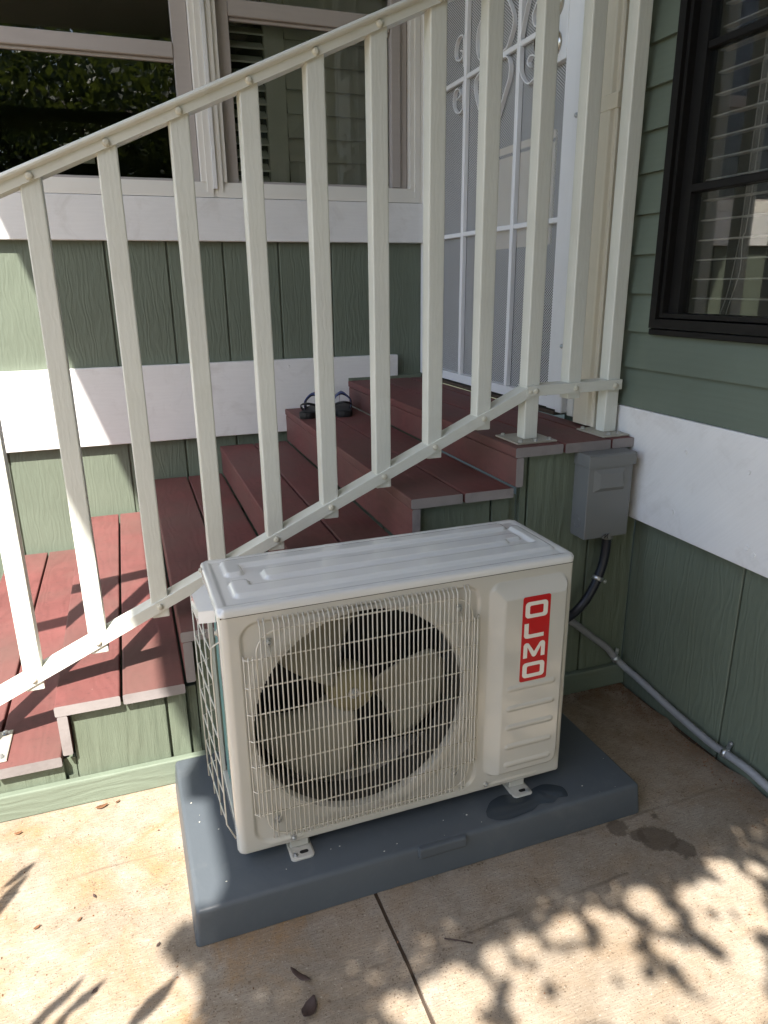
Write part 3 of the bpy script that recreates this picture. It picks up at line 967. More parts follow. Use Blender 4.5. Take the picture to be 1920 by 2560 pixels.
for x in bal + [0.070]:
    rbolt(x, zbm(x), 0.0645, br)
for x in (0.0860, 0.207, 0.3315):
    rbolt(x, 0.8925, 0.061, br2, 0.0072)
for x in bal + [-1.3265, 0.07]:
    rbolt(x, zt(x) - 0.002, 0.0635, hr, 0.0072)

# ================================================================== EQUIPMENT PAD
PA, PX, PY, PW, PD, PH = 0.0078, -0.9044, -0.4856, 0.9919, 0.4774, 0.0776


def PP(x, y, z):
    return Vector((PX + x * math.cos(PA) - y * math.sin(PA), PY + x * math.sin(PA) + y * math.cos(PA), z))


bm = bmesh.new()
bmesh.ops.create_cube(bm, size=1)
for v in bm.verts:
    t = 0.0 if v.co.z < 0 else 0.006
    v.co = Vector((v.co.x * (PW - 2 * t), v.co.y * (PD - 2 * t), (v.co.z + 0.5) * (PH - 0.002) + 0.002))
es = [e for e in bm.edges if not (e.verts[0].co.z < 0.01 and e.verts[1].co.z < 0.01)]
bmesh.ops.bevel(bm, geom=es, offset=0.009, segments=4, profile=0.5, affect='EDGES')
pc = PP(PW / 2, PD / 2, 0)
pad = bm_to('equipment_pad', bm, 'pad', None, pc, Euler((0, 0, PA)), smooth=False)
WO[pad.name] = pc
pad['label'] = 'dark grey plastic equipment pad lying on the concrete under the unit'
pad['category'] = 'pad'
me = pad.data
me.polygons.foreach_set('use_smooth', [True] * len(me.polygons))
try:
    me.set_sharp_from_angle(angle=math.radians(25))
except Exception:
    pass
tabm = bmesh.new()
bmesh.ops.create_cube(tabm, size=1)
for v in tabm.verts:
    v.co = Vector((v.co.x * 0.107, v.co.y * 0.014, v.co.z * 0.024))
bmesh.ops.bevel(tabm, geom=list(tabm.edges), offset=0.004, segments=2, profile=0.5, affect='EDGES')
tb = bm_to('raised_tab', tabm, 'pad', None, (0, 0, 0))
tb.parent = pad
tb.location = (-0.41 - pc.x, -PD / 2 + 0.0045, 0.0655)
# water lying on the pad
pud = [(-0.286, -0.432), (-0.262, -0.408), (-0.229, -0.399), (-0.205, -0.405), (-0.185, -0.415), (-0.150, -0.402), (-0.122, -0.400), (-0.095, -0.415), (-0.088, -0.43), (-0.095, -0.452), (-0.115, -0.448), (-0.135, -0.458), (-0.165, -0.452), (-0.189, -0.463), (-0.215, -0.4665), (-0.243, -0.470), (-0.262, -0.468), (-0.278, -0.462), (-0.29, -0.449)]
pts = spline([(a, b, PH + 0.0012) for a, b in pud + [pud[0]]], 5)[:-1]
cx = sum((p for p in pts), Vector()) / len(pts)
vs = list(pts) + [cx + (p - cx) * 0.90 + Vector((0, 0, 0.0016)) for p in pts]
n = len(pts)
fs = [(i, (i + 1) % n, n + (i + 1) % n, n + i) for i in range(n)] + [tuple(range(n, 2 * n))]
pu = mk('water_puddle', vs, fs, 'water', None, True)
pu['label'] = 'shallow water puddle on the grey pad by the right foot'
pu['category'] = 'puddle'

# ================================================================== AIR CONDITIONER
AA, AX, AY, AZ = 0.01169, -0.80667, -0.40847, 0.10737
AWD, AD, AH, SEAM = 0.7219, 0.2501, 0.5267, 0.5065
ca, sa = math.cos(AA), math.sin(AA)


def A(x, y, z):
    return Vector((AX + x * ca - y * sa, AY + x * sa + y * ca, AZ + z))


ac = thing('air_conditioner', 'ivory outdoor air conditioner unit with wire fan grille and red badge', 'air conditioner', tuple(A(AWD / 2, AD / 2, -0.03)))


def abox(name, lo, hi, mat, parent=ac, bev=0.0, seg=2):
    lo = Vector(lo); hi = Vector(hi)
    bm = bmesh.new()
    bmesh.ops.create_cube(bm, size=1)
    d = hi - lo
    for v in bm.verts:
        v.co = Vector((v.co.x * d.x, v.co.y * d.y, v.co.z * d.z))
    if bev:
        bmesh.ops.bevel(bm, geom=list(bm.edges), offset=bev, segments=seg, profile=0.5, affect='EDGES')
    c = (lo + hi) / 2
    bmesh.ops.rotate(bm, cent=(0, 0, 0), matrix=Matrix.Rotation(AA, 3, 'Z'), verts=bm.verts)
    return bm_to(name, bm, mat, parent, A(*c))


def sm(t):
    t = np.clip(t, 0, 1)
    return t * t * (3 - 2 * t)


def sd_rrect(x, z, x0, x1, z0, z1, r):
    cx, cz = (x0 + x1) / 2, (z0 + z1) / 2
    qx = np.abs(x - cx) - (x1 - x0) / 2 + r
    qz = np.abs(z - cz) - (z1 - z0) / 2 + r
    return np.minimum(np.maximum(qx, qz), 0) + np.hypot(np.maximum(qx, 0), np.maximum(qz, 0)) - r


FC = (0.262, 0.262)
FR = 0.217
# front sheet as one pressed height field with the fan opening cut out
xe = np.unique(np.concatenate([np.linspace(0, 0.02, 9), np.linspace(0.02, 0.70, 250), np.linspace(0.70, AWD, 14)]))
ze = np.unique(np.concatenate([np.linspace(0, 0.02, 9), np.linspace(0.02, 0.485, 175), np.linspace(0.485, SEAM - 0.001, 10)]))
X, Zg = np.meshgrid(xe, ze, indexing='ij')
h = np.zeros_like(X)
h -= 0.0045 * sm(-sd_rrect(X, Zg, 0.033, 0.5075, 0.017, 0.4915, 0.034) / 0.006)
# second pressed step round the opening
rr_ = np.hypot(X - FC[0], Zg - FC[1])
h += 0.0025 * sm((0.248 - rr_) / 0.012) * sm(-sd_rrect(X, Zg, 0.040, 0.500, 0.022, 0.486, 0.03) / 0.004)
# raised badge panel with wide bevels on its left and top
dl, dr_, dt, db = (X - 0.526) / 0.031, (0.7075 - X) / 0.010, (0.488 - Zg) / 0.037, (Zg - 0.033) / 0.009
r_in = -sd_rrect(X, Zg, 0.526, 0.7075, 0.033, 0.488, 0.03)
pp = np.minimum(np.minimum(dl, dr_), np.minimum(dt, db))
pp = np.minimum(pp, np.where(r_in > 0, r_in / 0.009, 0))
h += 0.0135 * np.clip(pp, 0, 1) ** 0.9
for zc in (0.2486, 0.2010, 0.1552, 0.1073, 0.0622):
    s_ = -sd_rrect(X, Zg, 0.569, 0.683, zc - 0.0058, zc + 0.0058, 0.0057)
    h += 0.0042 * sm(s_ / 0.0045) - 0.0024 * sm((s_ - 0.0028) / 0.002)
# small rib along the bottom
s_ = -sd_rrect(X, Zg, 0.06, 0.128, 0.009, 0.0155, 0.003)
h += 0.002 * sm(s_ / 0.003)
s_ = -sd_rrect(X, Zg, 0.545, 0.66, 0.009, 0.0155, 0.003)
h += 0.002 * sm(s_ / 0.003)


def rnd(d, r):
    d = np.clip(d, 0, r)
    return r - np.sqrt(np.maximum(r * r - (r - d) ** 2, 0))


h -= rnd(X, 0.017) + rnd(AWD - X, 0.010) + rnd(Zg, 0.006)
nx, nz = X.shape
cut = rr_ < FR
idx = np.arange(nx * nz).reshape(nx, nz)
vs = [A(a, -b, c) for a, b, c in zip(X.ravel(), h.ravel(), Zg.ravel())]
fs = []
for i in range(nx - 1):
    for j in range(nz - 1):
        if cut[i, j] and cut[i + 1, j] and cut[i, j + 1] and cut[i + 1, j + 1]:
            continue
        fs.append((idx[i, j], idx[i + 1, j], idx[i + 1, j + 1], idx[i, j + 1]))
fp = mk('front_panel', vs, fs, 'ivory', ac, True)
# rolled lip of the opening and its short duct
prof = [(FR + 0.008, -0.0035), (FR + 0.003, -0.0030), (FR - 0.001, -0.0005), (FR - 0.004, 0.006), (FR - 0.005, 0.012)]
vs, fs = [], []
n = 72
for r, y in prof:
    for k in range(n):
        an = 2 * math.pi * k / n
        vs.append(A(FC[0] + r * math.cos(an), y + 0.004, FC[1] + r * math.sin(an)))
for i in range(len(prof) - 1):
    for k in range(n):
        fs.append((i * n + k, i * n + (k + 1) % n, (i + 1) * n + (k + 1) % n, (i + 1) * n + k))
mk('fan_duct', vs, fs, 'ivory', ac, True)
vs, fs = [], []
for r, y in ((FR - 0.005, 0.0165), (FR - 0.002, 0.05), (FR + 0.010, 0.10)):
    for k in range(n):
        an = 2 * math.pi * k / n
        vs.append(A(FC[0] + r * math.cos(an), y, FC[1] + r * math.sin(an)))
for i in range(2):
    for k in range(n):
        fs.append((i * n + k, i * n + (k + 1) % n, (i + 1) * n + (k + 1) % n, (i + 1) * n + k))
mk('duct_shade', vs, fs, 'duct', ac, True)  # added sleeve, coloured dark for the shade behind the short duct
# cabinet
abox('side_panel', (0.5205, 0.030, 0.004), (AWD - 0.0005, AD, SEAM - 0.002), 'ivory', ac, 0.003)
abox('base_tray', (0.004, 0.018, 0.0), (0.5195, AD, 0.030), 'ivory', ac, 0.002, 1)
abox('corner_post', (0.0005, 0.0165, 0.0), (0.010, 0.036, SEAM - 0.002), 'ivory', ac, 0.003)
abox('corner_post', (0.0015, 0.232, 0.0305), (0.012, AD - 0.001, SEAM - 0.002), 'ivory', ac, 0.002)
abox('coil', (0.014, 0.040, 0.031), (0.034, 0.228, SEAM - 0.004), 'teal', ac)
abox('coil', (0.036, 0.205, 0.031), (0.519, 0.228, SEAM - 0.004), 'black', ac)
abox('motor_bracket', (0.250, 0.165, 0.031), (0.274, 0.178, SEAM - 0.006), 'black', ac)
# lid
xs_ = np.unique(np.concatenate([np.linspace(-0.002, 0.02, 8), np.linspace(0.02, 0.70, 230), np.linspace(0.70, AWD + 0.002, 8)]))
ys_ = np.unique(np.concatenate([np.linspace(-0.002, 0.014, 7), np.linspace(0.014, 0.236, 76), np.linspace(0.236, AD + 0.002, 7)]))
X, Y = np.meshgrid(xs_, ys_, indexing='ij')
hh = np.zeros_like(X)


def plate(x0, x1, y0, y1, r=0.012):
    return -sd_rrect(X, Y, x0, x1, y0, y1, r)


s1 = np.maximum(plate(0.035, 0.672, 0.188, 0.226), plate(0.035, 0.072, 0.146, 0.226))
s2 = np.maximum(plate(0.104, 0.632, 0.106, 0.156), plate(0.590, 0.668, 0.118, 0.156))
s3 = np.maximum(plate(0.036, 0.702, 0.042, 0.088), plate(0.036, 0.075, 0.042, 0.118))
s3 = np.maximum(s3, plate(0.675, 0.702, 0.042, 0.20))
for s_ in (s1, s2, s3):
    hh += 0.0070 * sm((s_ + 0.002) / 0.0075)
border = -sd_rrect(X, Y, 0.0, AWD, 0.0, AD, 0.012)
hh += 0.0020 * (1 - sm((border - 0.012) / 0.008))
edge_d = -sd_rrect(X, Y, -0.002, AWD + 0.002, -0.002, AD + 0.002, 0.016)
hh -= rnd(edge_d, 0.0055)
# round the plan corners
Xr, Yr = X.copy(), Y.copy()
R_ = 0.016
for cx_, sx_ in ((-0.002 + R_, -1), (AWD + 0.002 - R_, 1)):
    for cy_, sy_ in ((-0.002 + R_, -1), (AD + 0.002 - R_, 1)):
        mk_ = ((X - cx_) * sx_ > 0) & ((Y - cy_) * sy_ > 0)
        dx, dy = X - cx_, Y - cy_
        big = np.maximum(np.abs(dx), np.abs(dy))
        l_ = np.hypot(dx, dy) + 1e-9
        Xr = np.where(mk_, cx_ + dx * big / l_, Xr)
        Yr = np.where(mk_, cy_ + dy * big / l_, Yr)
nx, ny = X.shape
idx = np.arange(nx * ny).reshape(nx, ny)
vs = [A(a, b, AH - 0.0055 + c) for a, b, c in zip(Xr.ravel(), Yr.ravel(), hh.ravel())]
fs = [(idx[i, j], idx[i + 1, j], idx[i + 1, j + 1], idx[i, j + 1]) for i in range(nx - 1) for j in range(ny - 1)]
loop = [idx[i, 0] for i in range(nx)] + [idx[nx - 1, j] for j in range(1, ny)] + [idx[i, ny - 1] for i in range(nx - 2, -1, -1)] + [idx[0, j] for j in range(ny - 2, 0, -1)]
b0 = len(vs)
for q in loop:
    v = vs[q]
    vs.append(Vector((v.x, v.y, AZ + SEAM + 0.0012)))
nl = len(loop)
for i in range(nl):
    fs.append((loop[i], b0 + i, b0 + (i + 1) % nl, loop[(i + 1) % nl]))
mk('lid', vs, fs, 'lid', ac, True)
abox('lid_gasket', (0.004, 0.004, SEAM - 0.003), (AWD - 0.003, AD - 0.002, SEAM + 0.003), 'black', ac)
# carrying handle on the left side
vs = []
for y, x, z in ((0.055, 0.001, 0.500), (0.072, -0.026, 0.494), (0.155, -0.029, 0.494), (0.185, 0.001, 0.500)):
    vs.append(A(x, y, z))
for y, x, z in ((0.052, 0.001, 0.478), (0.069, -0.028, 0.472), (0.157, -0.032, 0.472), (0.188, 0.001, 0.478)):
    vs.append(A(x, y, z))
hd = mk('handle', vs, [(0, 1, 2, 3), (4, 7, 6, 5), (0, 4, 5, 1), (1, 5, 6, 2), (2, 6, 7, 3), (3, 7, 4, 0)], 'lid', ac)
screw('screw', A(-0.0005, 0.025, 0.470), (-1, 0, 0), 0.0045, ac, 'wire')
screw('screw', A(-0.002, 0.215, 0.517), (-1, 0, 0), 0.0045, ac, 'wire')
# wire guard over the side coil
gd = tube('coil_guard', [A(0.004, 0.028, 0.452), A(-0.012, 0.040, 0.435), A(-0.014, 0.040, 0.405), A(-0.014, 0.040, 0.05), A(0.0, 0.03, 0.02)], 0.0016, 'wire', ac, 6)
for k, y in enumerate((0.095, 0.165, 0.228)):
    xo = -0.018 - 0.004 * k
    tube('guard_wire', [A(xo, y, 0.47 - 0.004 * k), A(xo, y, 0.030)], 0.0016, 'wire', gd, 6)
for k in range(7):
    z = 0.06 + k * 0.062
    tube('guard_wire', [A(-0.014, 0.040, z), A(-0.017, 0.075, z), A(-0.025, 0.225, z), A(-0.002, 0.240, z)], 0.0014, 'wire', gd, 6)
# grille
GY = -0.0125
lp = [A(a, GY + 0.003, b) for a, b in rrect(0.0595, 0.4850, 0.0375, 0.4745, 0.042, 6)]
gr = tube('fan_grille', lp, 0.0017, 'wire', ac, 6, closed=True)
xw_ = [0.0682, 0.0766] + [0.0933 + 0.00916 * k for k in range(40)] + [0.4685, 0.4762]
for x in xw_:
    lowz = 0.0225 if 0.1 < x < 0.47 else 0.027
    near = abs(x - 0.0842) < 0.012 and False
    tube('grille_wire', [A(x, -0.001, 0.4955), A(x, GY, 0.4855), A(x, GY, lowz + 0.008), A(x, -0.001, lowz)], 0.00138, 'wire', gr, 6)
tube('grille_wire', [A(0.0842, -0.002, 0.440), A(0.0850, GY, 0.425), A(0.0850, GY, 0.085), A(0.0820, -0.002, 0.066)], 0.00138, 'wire', gr, 6)
tube('grille_wire', [A(0.4613, -0.002, 0.440), A(0.4613, GY, 0.425), A(0.4600, GY, 0.085), A(0.4590, -0.002, 0.069)], 0.00138, 'wire', gr, 6)
for x in (0.0372, 0.0445, 0.0520, 0.4885, 0.4955, 0.5025):
    yy = GY if 0.04 < x < 0.5 else -0.003
    tube('grille_wire', [A(x, yy + 0.003, 0.428), A(x, yy, 0.424), A(x, yy, 0.092), A(x, yy + 0.003, 0.088)], 0.00138, 'wire', gr, 6)
for z in (0.4225, 0.3660, 0.3110, 0.2555, 0.2000, 0.1445, 0.0920):
    tube('grille_wire', [A(0.0362, -0.002, z), A(0.0420, GY + 0.0028, z), A(0.4980, GY + 0.0028, z), A(0.5035, -0.002, z)], 0.0014, 'wire', gr, 6)
for x, z in ((0.0842, 0.4463), (0.4613, 0.4465), (0.0808, 0.0626), (0.4581, 0.0657)):
    screw('screw', A(x, 0.003, z), (0, -1, 0), 0.0055, ac)
for x, z in ((0.1081, 0.0128), (0.5333, 0.0156)):
    screw('screw', A(x, 0.0, z), (0, -1, 0), 0.0045, ac)
# fan
fan = lathe('fan', A(FC[0], 0.115, FC[1]), (sa, -ca, 0), [(0.045, -0.02), (0.050, 0.0), (0.051, 0.020), (0.047, 0.034), (0.036, 0.041), (0.016, 0.043), (0.004, 0.043)], 'hub', ac, 28, True)
screw('screw', A(FC[0], 0.072, FC[1]), (0, -1, 0), 0.008, fan)
for b in range(3):
    a0 = math.radians((126, -2, 246)[b])
    NR, NA = 12, 12
    vs, fs = [], []
    for i in range(NR):
        t = i / (NR - 1)
        r = 0.045 + t * 0.166
        half = math.radians(27 + 12 * t ** 0.8)
        swp = math.radians(-20) * t ** 1.2
        taper = 1 - 0.30 * max(0, (t - 0.82) / 0.18) ** 2
        for j in range(NA):
            s_ = j / (NA - 1) * 2 - 1
            an = a0 + swp + half * s_ * taper
            y = 0.097 - 0.030 * s_ * (1 - 0.35 * t) + 0.010 * s_ * s_
            vs.append(A(FC[0] + r * math.cos(an), y, FC[1] + r * math.sin(an)))
    for i in range(NR - 1):
        for j in range(NA - 1):
            fs.append((i * NA + j, i * NA + j + 1, (i + 1) * NA + j + 1, (i + 1) * NA + j))
    bl = mk('fan_blade', vs, fs, 'fan', fan, True)
    md = bl.modifiers.new('s', 'SOLIDIFY')
    md.thickness = 0.003
# red badge with its four letters
BX0, BX1, BZ0, BZ1 = 0.5957, 0.6598, 0.2600, 0.4525
BYF = -0.0142


def aprism(name, poly, y0, y1, mat, parent, holes=None):
    n = len(poly)
    vs = [A(a, y0, b) for a, b in poly] + [A(a, y1, b) for a, b in poly]
    fs = [tuple(range(n)), tuple(range(2 * n - 1, n - 1, -1))] + [(i, (i + 1) % n, n + (i + 1) % n, n + i) for i in range(n)]
    return mk(name, vs, fs, mat, parent)


badge = aprism('badge', rrect(BX0, BX1, BZ0, BZ1, 0.005, 5), BYF, -0.0128, 'red', ac)
badge['label'] = 'red upright badge with four ivory letters'


def buv(u, v):
    return (BX0 + u * (BX1 - BX0), BZ1 - v * (BZ1 - BZ0))


def letter_O(v0, v1):
    (xa, za), (xb, zb) = buv(0.09, v1), buv(0.90, v0)
    o_ = rrect(xa, xb, za, zb, 0.008, 5)
    i_ = rrect(xa + 0.0100, xb - 0.0100, za + 0.0082, zb - 0.0082, 0.0032, 5)
    n = len(o_)
    vs = [A(a, BYF - 0.0006, b) for a, b in o_] + [A(a, BYF - 0.0006, b) for a, b in i_] + [A(a, BYF + 0.0002, b) for a, b in o_] + [A(a, BYF + 0.0002, b) for a, b in i_]
    fs = []
    for i in range(n):
        j = (i + 1) % n
        fs += [(i, j, n + j, n + i), (2 * n + i, 2 * n + j, j, i), (n + i, n + j, 3 * n + j, 3 * n + i)]
    mk('letter', vs, fs, 'letter', badge)


letter_O(0.060, 0.245)
letter_O(0.775, 0.957)
aprism('letter', [buv(*p) for p in ((0.08, 0.308), (0.235, 0.308), (0.235, 0.425), (0.25, 0.434), (0.28, 0.438), (0.80, 0.438), (0.80, 0.482), (0.20, 0.482), (0.12, 0.474), (0.08, 0.452))], BYF - 0.0006, BYF + 0.0002, 'letter', badge)
mp = ((0.09, 0.715), (0.09, 0.565), (0.13, 0.542), (0.20, 0.535), (0.27, 0.543), (0.31, 0.562), (0.485, 0.650), (0.66, 0.562), (0.70, 0.543), (0.77, 0.535), (0.84, 0.542), (0.88, 0.565), (0.88, 0.715), (0.74, 0.715), (0.74, 0.585), (0.565, 0.695), (0.53, 0.708), (0.485, 0.712), (0.44, 0.708), (0.405, 0.695), (0.23, 0.585), (0.23, 0.715))
bm = bmesh.new()
va = [bm.verts.new(A(buv(*p)[0], BYF - 0.0006, buv(*p)[1])) for p in mp]
f = bm.faces.new(va)
r = bmesh.ops.extrude_face_region(bm, geom=[f])
for v in [e for e in r['geom'] if isinstance(e, bmesh.types.BMVert)]:
    v.co += Vector((-sa, ca, 0)) * 0.0008
bmesh.ops.triangulate(bm, faces=list(bm.faces))
cc = A(BX0, BYF, 0.33)
for v in bm.verts:
    v.co -= cc
bm_to('letter', bm, 'letter', badge, cc)
# feet
for fx in (0.0975, 0.5965):
    outl = rrect(fx, fx + 0.048, -0.0190, 0.055, 0.009, 5)
    n = len(outl)
    cxm, cym = fx + 0.024, 0.018
    inn = [(cxm + (a - cxm) * 0.86, cym + (b - cym) * 0.92) for a, b in outl]
    vs = [A(a, b, -0.0293) for a, b in outl] + [A(a, b, -0.0262) for a, b in outl] + [A(a, b, -0.0250) for a, b in inn]
    fs = [tuple(range(n))[::-1]] + [(k * n + i, k * n + (i + 1) % n, (k + 1) * n + (i + 1) % n, (k + 1) * n + i) for k in range(2) for i in range(n)] + [tuple(range(2 * n, 3 * n))]
    ft = mk('foot', vs, fs, 'ivory', ac)
    abox('foot_web', (fx + 0.005, 0.013, -0.0249), (fx + 0.043, 0.05, 0.002), 'ivory', ft, 0.002, 1)
    vs = [A(fx + 0.026 + a, 0, 0) for a in ()]
    pl_ = rrect(fx + 0.0200, fx + 0.0380, -0.0075, 0.0015, 0.0044, 5)
    mk('slot', [A(a, b, -0.02465) for a, b in pl_], [tuple(range(len(pl_)))], 'black', ft)
    screw('screw', A(fx + (0.010 if fx < 0.3 else 0.040), -0.007, -0.025), (0, 0, 1), 0.0038, ft)

# ================================================================== ELECTRICAL BOX AND CONDUITS
eb = thing('electrical_box', 'grey steel electrical disconnect box on the stair side below the landing', 'electrical box', (0.259, 0.0, 0.502))
bx = box('cover', (0.1905, -0.0455, 0.503), (0.3275, 0.0195, 0.730), 'box', eb, 0.002, 2)
# raised pull on the cover
x0, x1, z0, z1 = 0.207, 0.303, 0.634, 0.694
yf, yr_ = -0.0456, -0.0525
mk('pull', [(x0, yf, z0), (x1, yf, z0), (x1, yf, z1), (x0, yf, z1), (x0 + 0.018, yr_, z0 + 0.010), (x1 - 0.006, yr_, z0 + 0.010), (x1 - 0.010, yr_ + 0.002, z1 - 0.012), (x0 + 0.018, yr_ + 0.002, z1 - 0.012)],
   [(4, 5, 6, 7), (0, 1, 5, 4), (1, 2, 6, 5), (2, 3, 7, 6), (3, 0, 4, 7)], 'box', bx)
hood = prism('hood', [(-0.0500, 0.7005), (-0.0500, 0.7285), (-0.045, 0.7335), (0.0190, 0.7345), (0.0190, 0.7315), (-0.0455, 0.7308), (-0.0462, 0.7005)], 0.1880, 0.3330, 'yz', 'box', eb)
box('hood_cheek', (0.1870, -0.0498, 0.7005), (0.1897, 0.0190, 0.7330), 'box', hood, 0.001, 1)
box('hood_cheek', (0.3313, -0.0498, 0.7005), (0.3340, 0.0190, 0.7330), 'box', hood, 0.001, 1)
for r in (0.0105, 0.0165):
    tube('knockout_ring', [(0.1903, -0.008 + r * math.cos(a), 0.545 + r * math.sin(a)) for a in [i * math.pi / 12 for i in range(24)]], 0.0008, 'box', bx, 5, closed=True)
box('latch', (0.247, -0.0490, 0.502), (0.272, -0.0458, 0.514), 'box', bx, 0.001, 1)
tube('latch_wire', [(0.246, -0.0495, 0.508), (0.256, -0.0500, 0.514), (0.252, -0.0500, 0.503), (0.264, -0.0500, 0.513), (0.262, -0.0495, 0.502)], 0.0012, 'black', bx, 5)

bp = spline([(0.281, -0.022, 0.507), (0.281, -0.024, 0.47), (0.277, -0.026, 0.435), (0.267, -0.028, 0.40), (0.252, -0.030, 0.365), (0.230, -0.030, 0.325), (0.200, -0.030, 0.292), (0.165, -0.032, 0.272), (0.10, -0.045, 0.262), (-0.02, -0.09, 0.26), (-0.08, -0.14, 0.262)], 14)
hose = tube('black_conduit', bp, 0.0125, 'blackhose', None, 12, rfun=lambda i: 0.0127 + (0.0006 if i % 2 else -0.0004))
hose['label'] = 'black ribbed conduit curving from the grey box to the unit'
hose['category'] = 'conduit'
lathe('fitting', (0.281, -0.022, 0.4905), (0, 0, 1), [(0.016, 0), (0.017, 0.004), (0.017, 0.010), (0.015, 0.0115)], 'box', hose, 14)


def clamp(parent, p, tdir, r, ear, mat='zinc'):
    tdir = Vector(tdir).normalized()
    cl = lathe('clamp', Vector(p) - tdir * 0.006, tdir, [(r + 0.0005, 0), (r + 0.0025, 0.001), (r + 0.0025, 0.011), (r + 0.0005, 0.012)], mat, parent, 16, True)
    a = Vector(p)
    b = a + Vector(ear)
    d = (b - a).normalized()
    s = d.cross(tdir).normalized()
    vs = []
    for q, w in ((a + d * r * 0.8, 0.006), (b, 0.006)):
        for u_, k in ((-1, -1), (1, -1), (1, 1), (-1, 1)):
            vs.append(q + tdir * w * u_ + s * 0.001 * k)
    mk('clamp_ear', vs, [(0, 1, 2, 3), (7, 6, 5, 4), (0, 4, 5, 1), (1, 5, 6, 2), (2, 6, 7, 3), (3, 7, 4, 0)], mat, parent)
    return cl


i_ = min(range(len(bp)), key=lambda i: abs(bp[i].z - 0.378))
clamp(hose, bp[i_], bp[i_ + 1] - bp[i_ - 1], 0.0132, (0.020, 0.012, -0.014))
screw('screw', bp[i_] + Vector((0.022, -0.004, -0.012)), (0, -1, 0), 0.004, hose)

gp = spline([(0.02, 0.006, 0.335), (0.12, 0.006, 0.293), (0.207, 0.006, 0.238), (0.28, 0.006, 0.178), (0.337, 0.004, 0.130), (0.366, -0.004, 0.093), (0.386, -0.03, 0.070), (0.390, -0.09, 0.062), (0.390, -0.223, 0.046), (0.390, -0.362, 0.036), (0.390, -0.419, 0.039), (0.389, -0.489, 0.042), (0.389, -0.56, 0.034), (0.389, -0.75, 0.02), (0.389, -1.2, 0.016)], 14)
gh = tube('grey_conduit', gp, 0.0099, 'greyhose', None, 12, rfun=lambda i: 0.0099 + (0.0004 if i % 2 else -0.0002))
gh['label'] = 'grey flexible conduit running along the foot of the green wall'
gh['category'] = 'conduit'
i_ = min(range(len(gp)), key=lambda i: (gp[i] - Vector((0.366, -0.004, 0.093))).length)
clamp(gh, gp[i_], gp[i_ + 1] - gp[i_ - 1], 0.0102, (0.014, 0.012, 0.022))
screw('screw', gp[i_] + Vector((0.012, 0.010, 0.020)), (0, -1, 0), 0.004, gh)
i_ = min(range(len(gp)), key=lambda i: (gp[i] - Vector((0.390, -0.415, 0.039))).length)
clamp(gh, gp[i_], gp[i_ + 1] - gp[i_ - 1], 0.0102, (0.014, 0.0, 0.026))
screw('screw', gp[i_] + Vector((0.0145, 0, 0.024)), (-1, 0, 0), 0.004, gh)

# ================================================================== SANDALS


def sandal(label, cx, cy, ang, flip):
    z = Z[1] + 0.001
    t = thing('sandal', label, 'sandal', (cx, cy, z), 'sandals on the second step')
    ca_, sa_ = math.cos(ang), math.sin(ang)

    def L(a, b, c):
        return Vector((cx + a * ca_ - b * sa_, cy + a * sa_ + b * ca_, z + c))
    out = [(-0.125, 0.0), (-0.118, 0.024), (-0.09, 0.034), (-0.04, 0.031), (0.0, 0.031), (0.05, 0.042), (0.09, 0.043), (0.12, 0.028), (0.13, 0.004), (0.125, -0.018), (0.10, -0.036), (0.06, -0.040), (0.0, -0.034), (-0.05, -0.032), (-0.09, -0.034), (-0.118, -0.022)]
    out = [(a, b * flip) for a, b in out]
    sp = spline([(a, b, 0) for a, b in out + [out[0]]], 3)[:-1]
    n = len(sp)
    vs = [L(p.x * 0.98, p.y * 0.96, 0) for p in sp] + [L(p.x, p.y, 0.010) for p in sp] + [L(p.x, p.y, 0.017 + 0.06 * max(0, -p.x)) for p in sp] + [L(p.x * 0.93, p.y * 0.88, 0.0195 + 0.06 * max(0, -p.x)) for p in sp]
    fs = [tuple(range(n))[::-1]]
    for k in range(3):
        fs += [(k * n + i, k * n + (i + 1) % n, (k + 1) * n + (i + 1) % n, (k + 1) * n + i) for i in range(n)]
    fs.append(tuple(range(3 * n, 4 * n)))
    mk('sole', vs, fs, 'rubber', t)

    def strap(name, pts, w, mat):
        P = spline([L(*p) for p in pts], 6)
        vs, fs = [], []
        ax = Vector((ca_, sa_, 0))
        for i, p in enumerate(P):
            for s in (-1, 1):
                vs.append(p + ax * w * s)
            for s in (1, -1):
                vs.append(p + ax * w * s + Vector((0, 0, -0.007)))
        for i in range(len(P) - 1):
            for k in range(4):
                fs.append((i * 4 + k, i * 4 + (k + 1) % 4, (i + 1) * 4 + (k + 1) % 4, (i + 1) * 4 + k))
        mk(name, vs, fs, mat, t, True)
    f_ = flip
    strap('strap', [(0.045, 0.042 * f_, 0.015), (0.04, 0.040 * f_, 0.050), (0.035, 0.0, 0.078), (0.04, -0.034 * f_, 0.052), (0.045, -0.040 * f_, 0.015)], 0.020, 'rubber')
    strap('strap', [(0.015, 0.036 * f_, 0.015), (0.012, 0.036 * f_, 0.052), (0.005, 0.0, 0.086), (0.012, -0.032 * f_, 0.055), (0.015, -0.036 * f_, 0.015)], 0.012, 'strapb')
    strap('toe_strap', [(0.085, 0.004, 0.026), (0.075, 0.003, 0.060), (0.05, 0.0, 0.080), (0.02, 0.0, 0.086)], 0.007, 'strapr')
    strap('heel_strap', [(-0.02, 0.031 * f_, 0.018), (-0.06, 0.036 * f_, 0.045), (-0.105, 0.0, 0.062), (-0.06, -0.036 * f_, 0.045), (-0.02, -0.031 * f_, 0.018)], 0.007, 'rubber')
    return t


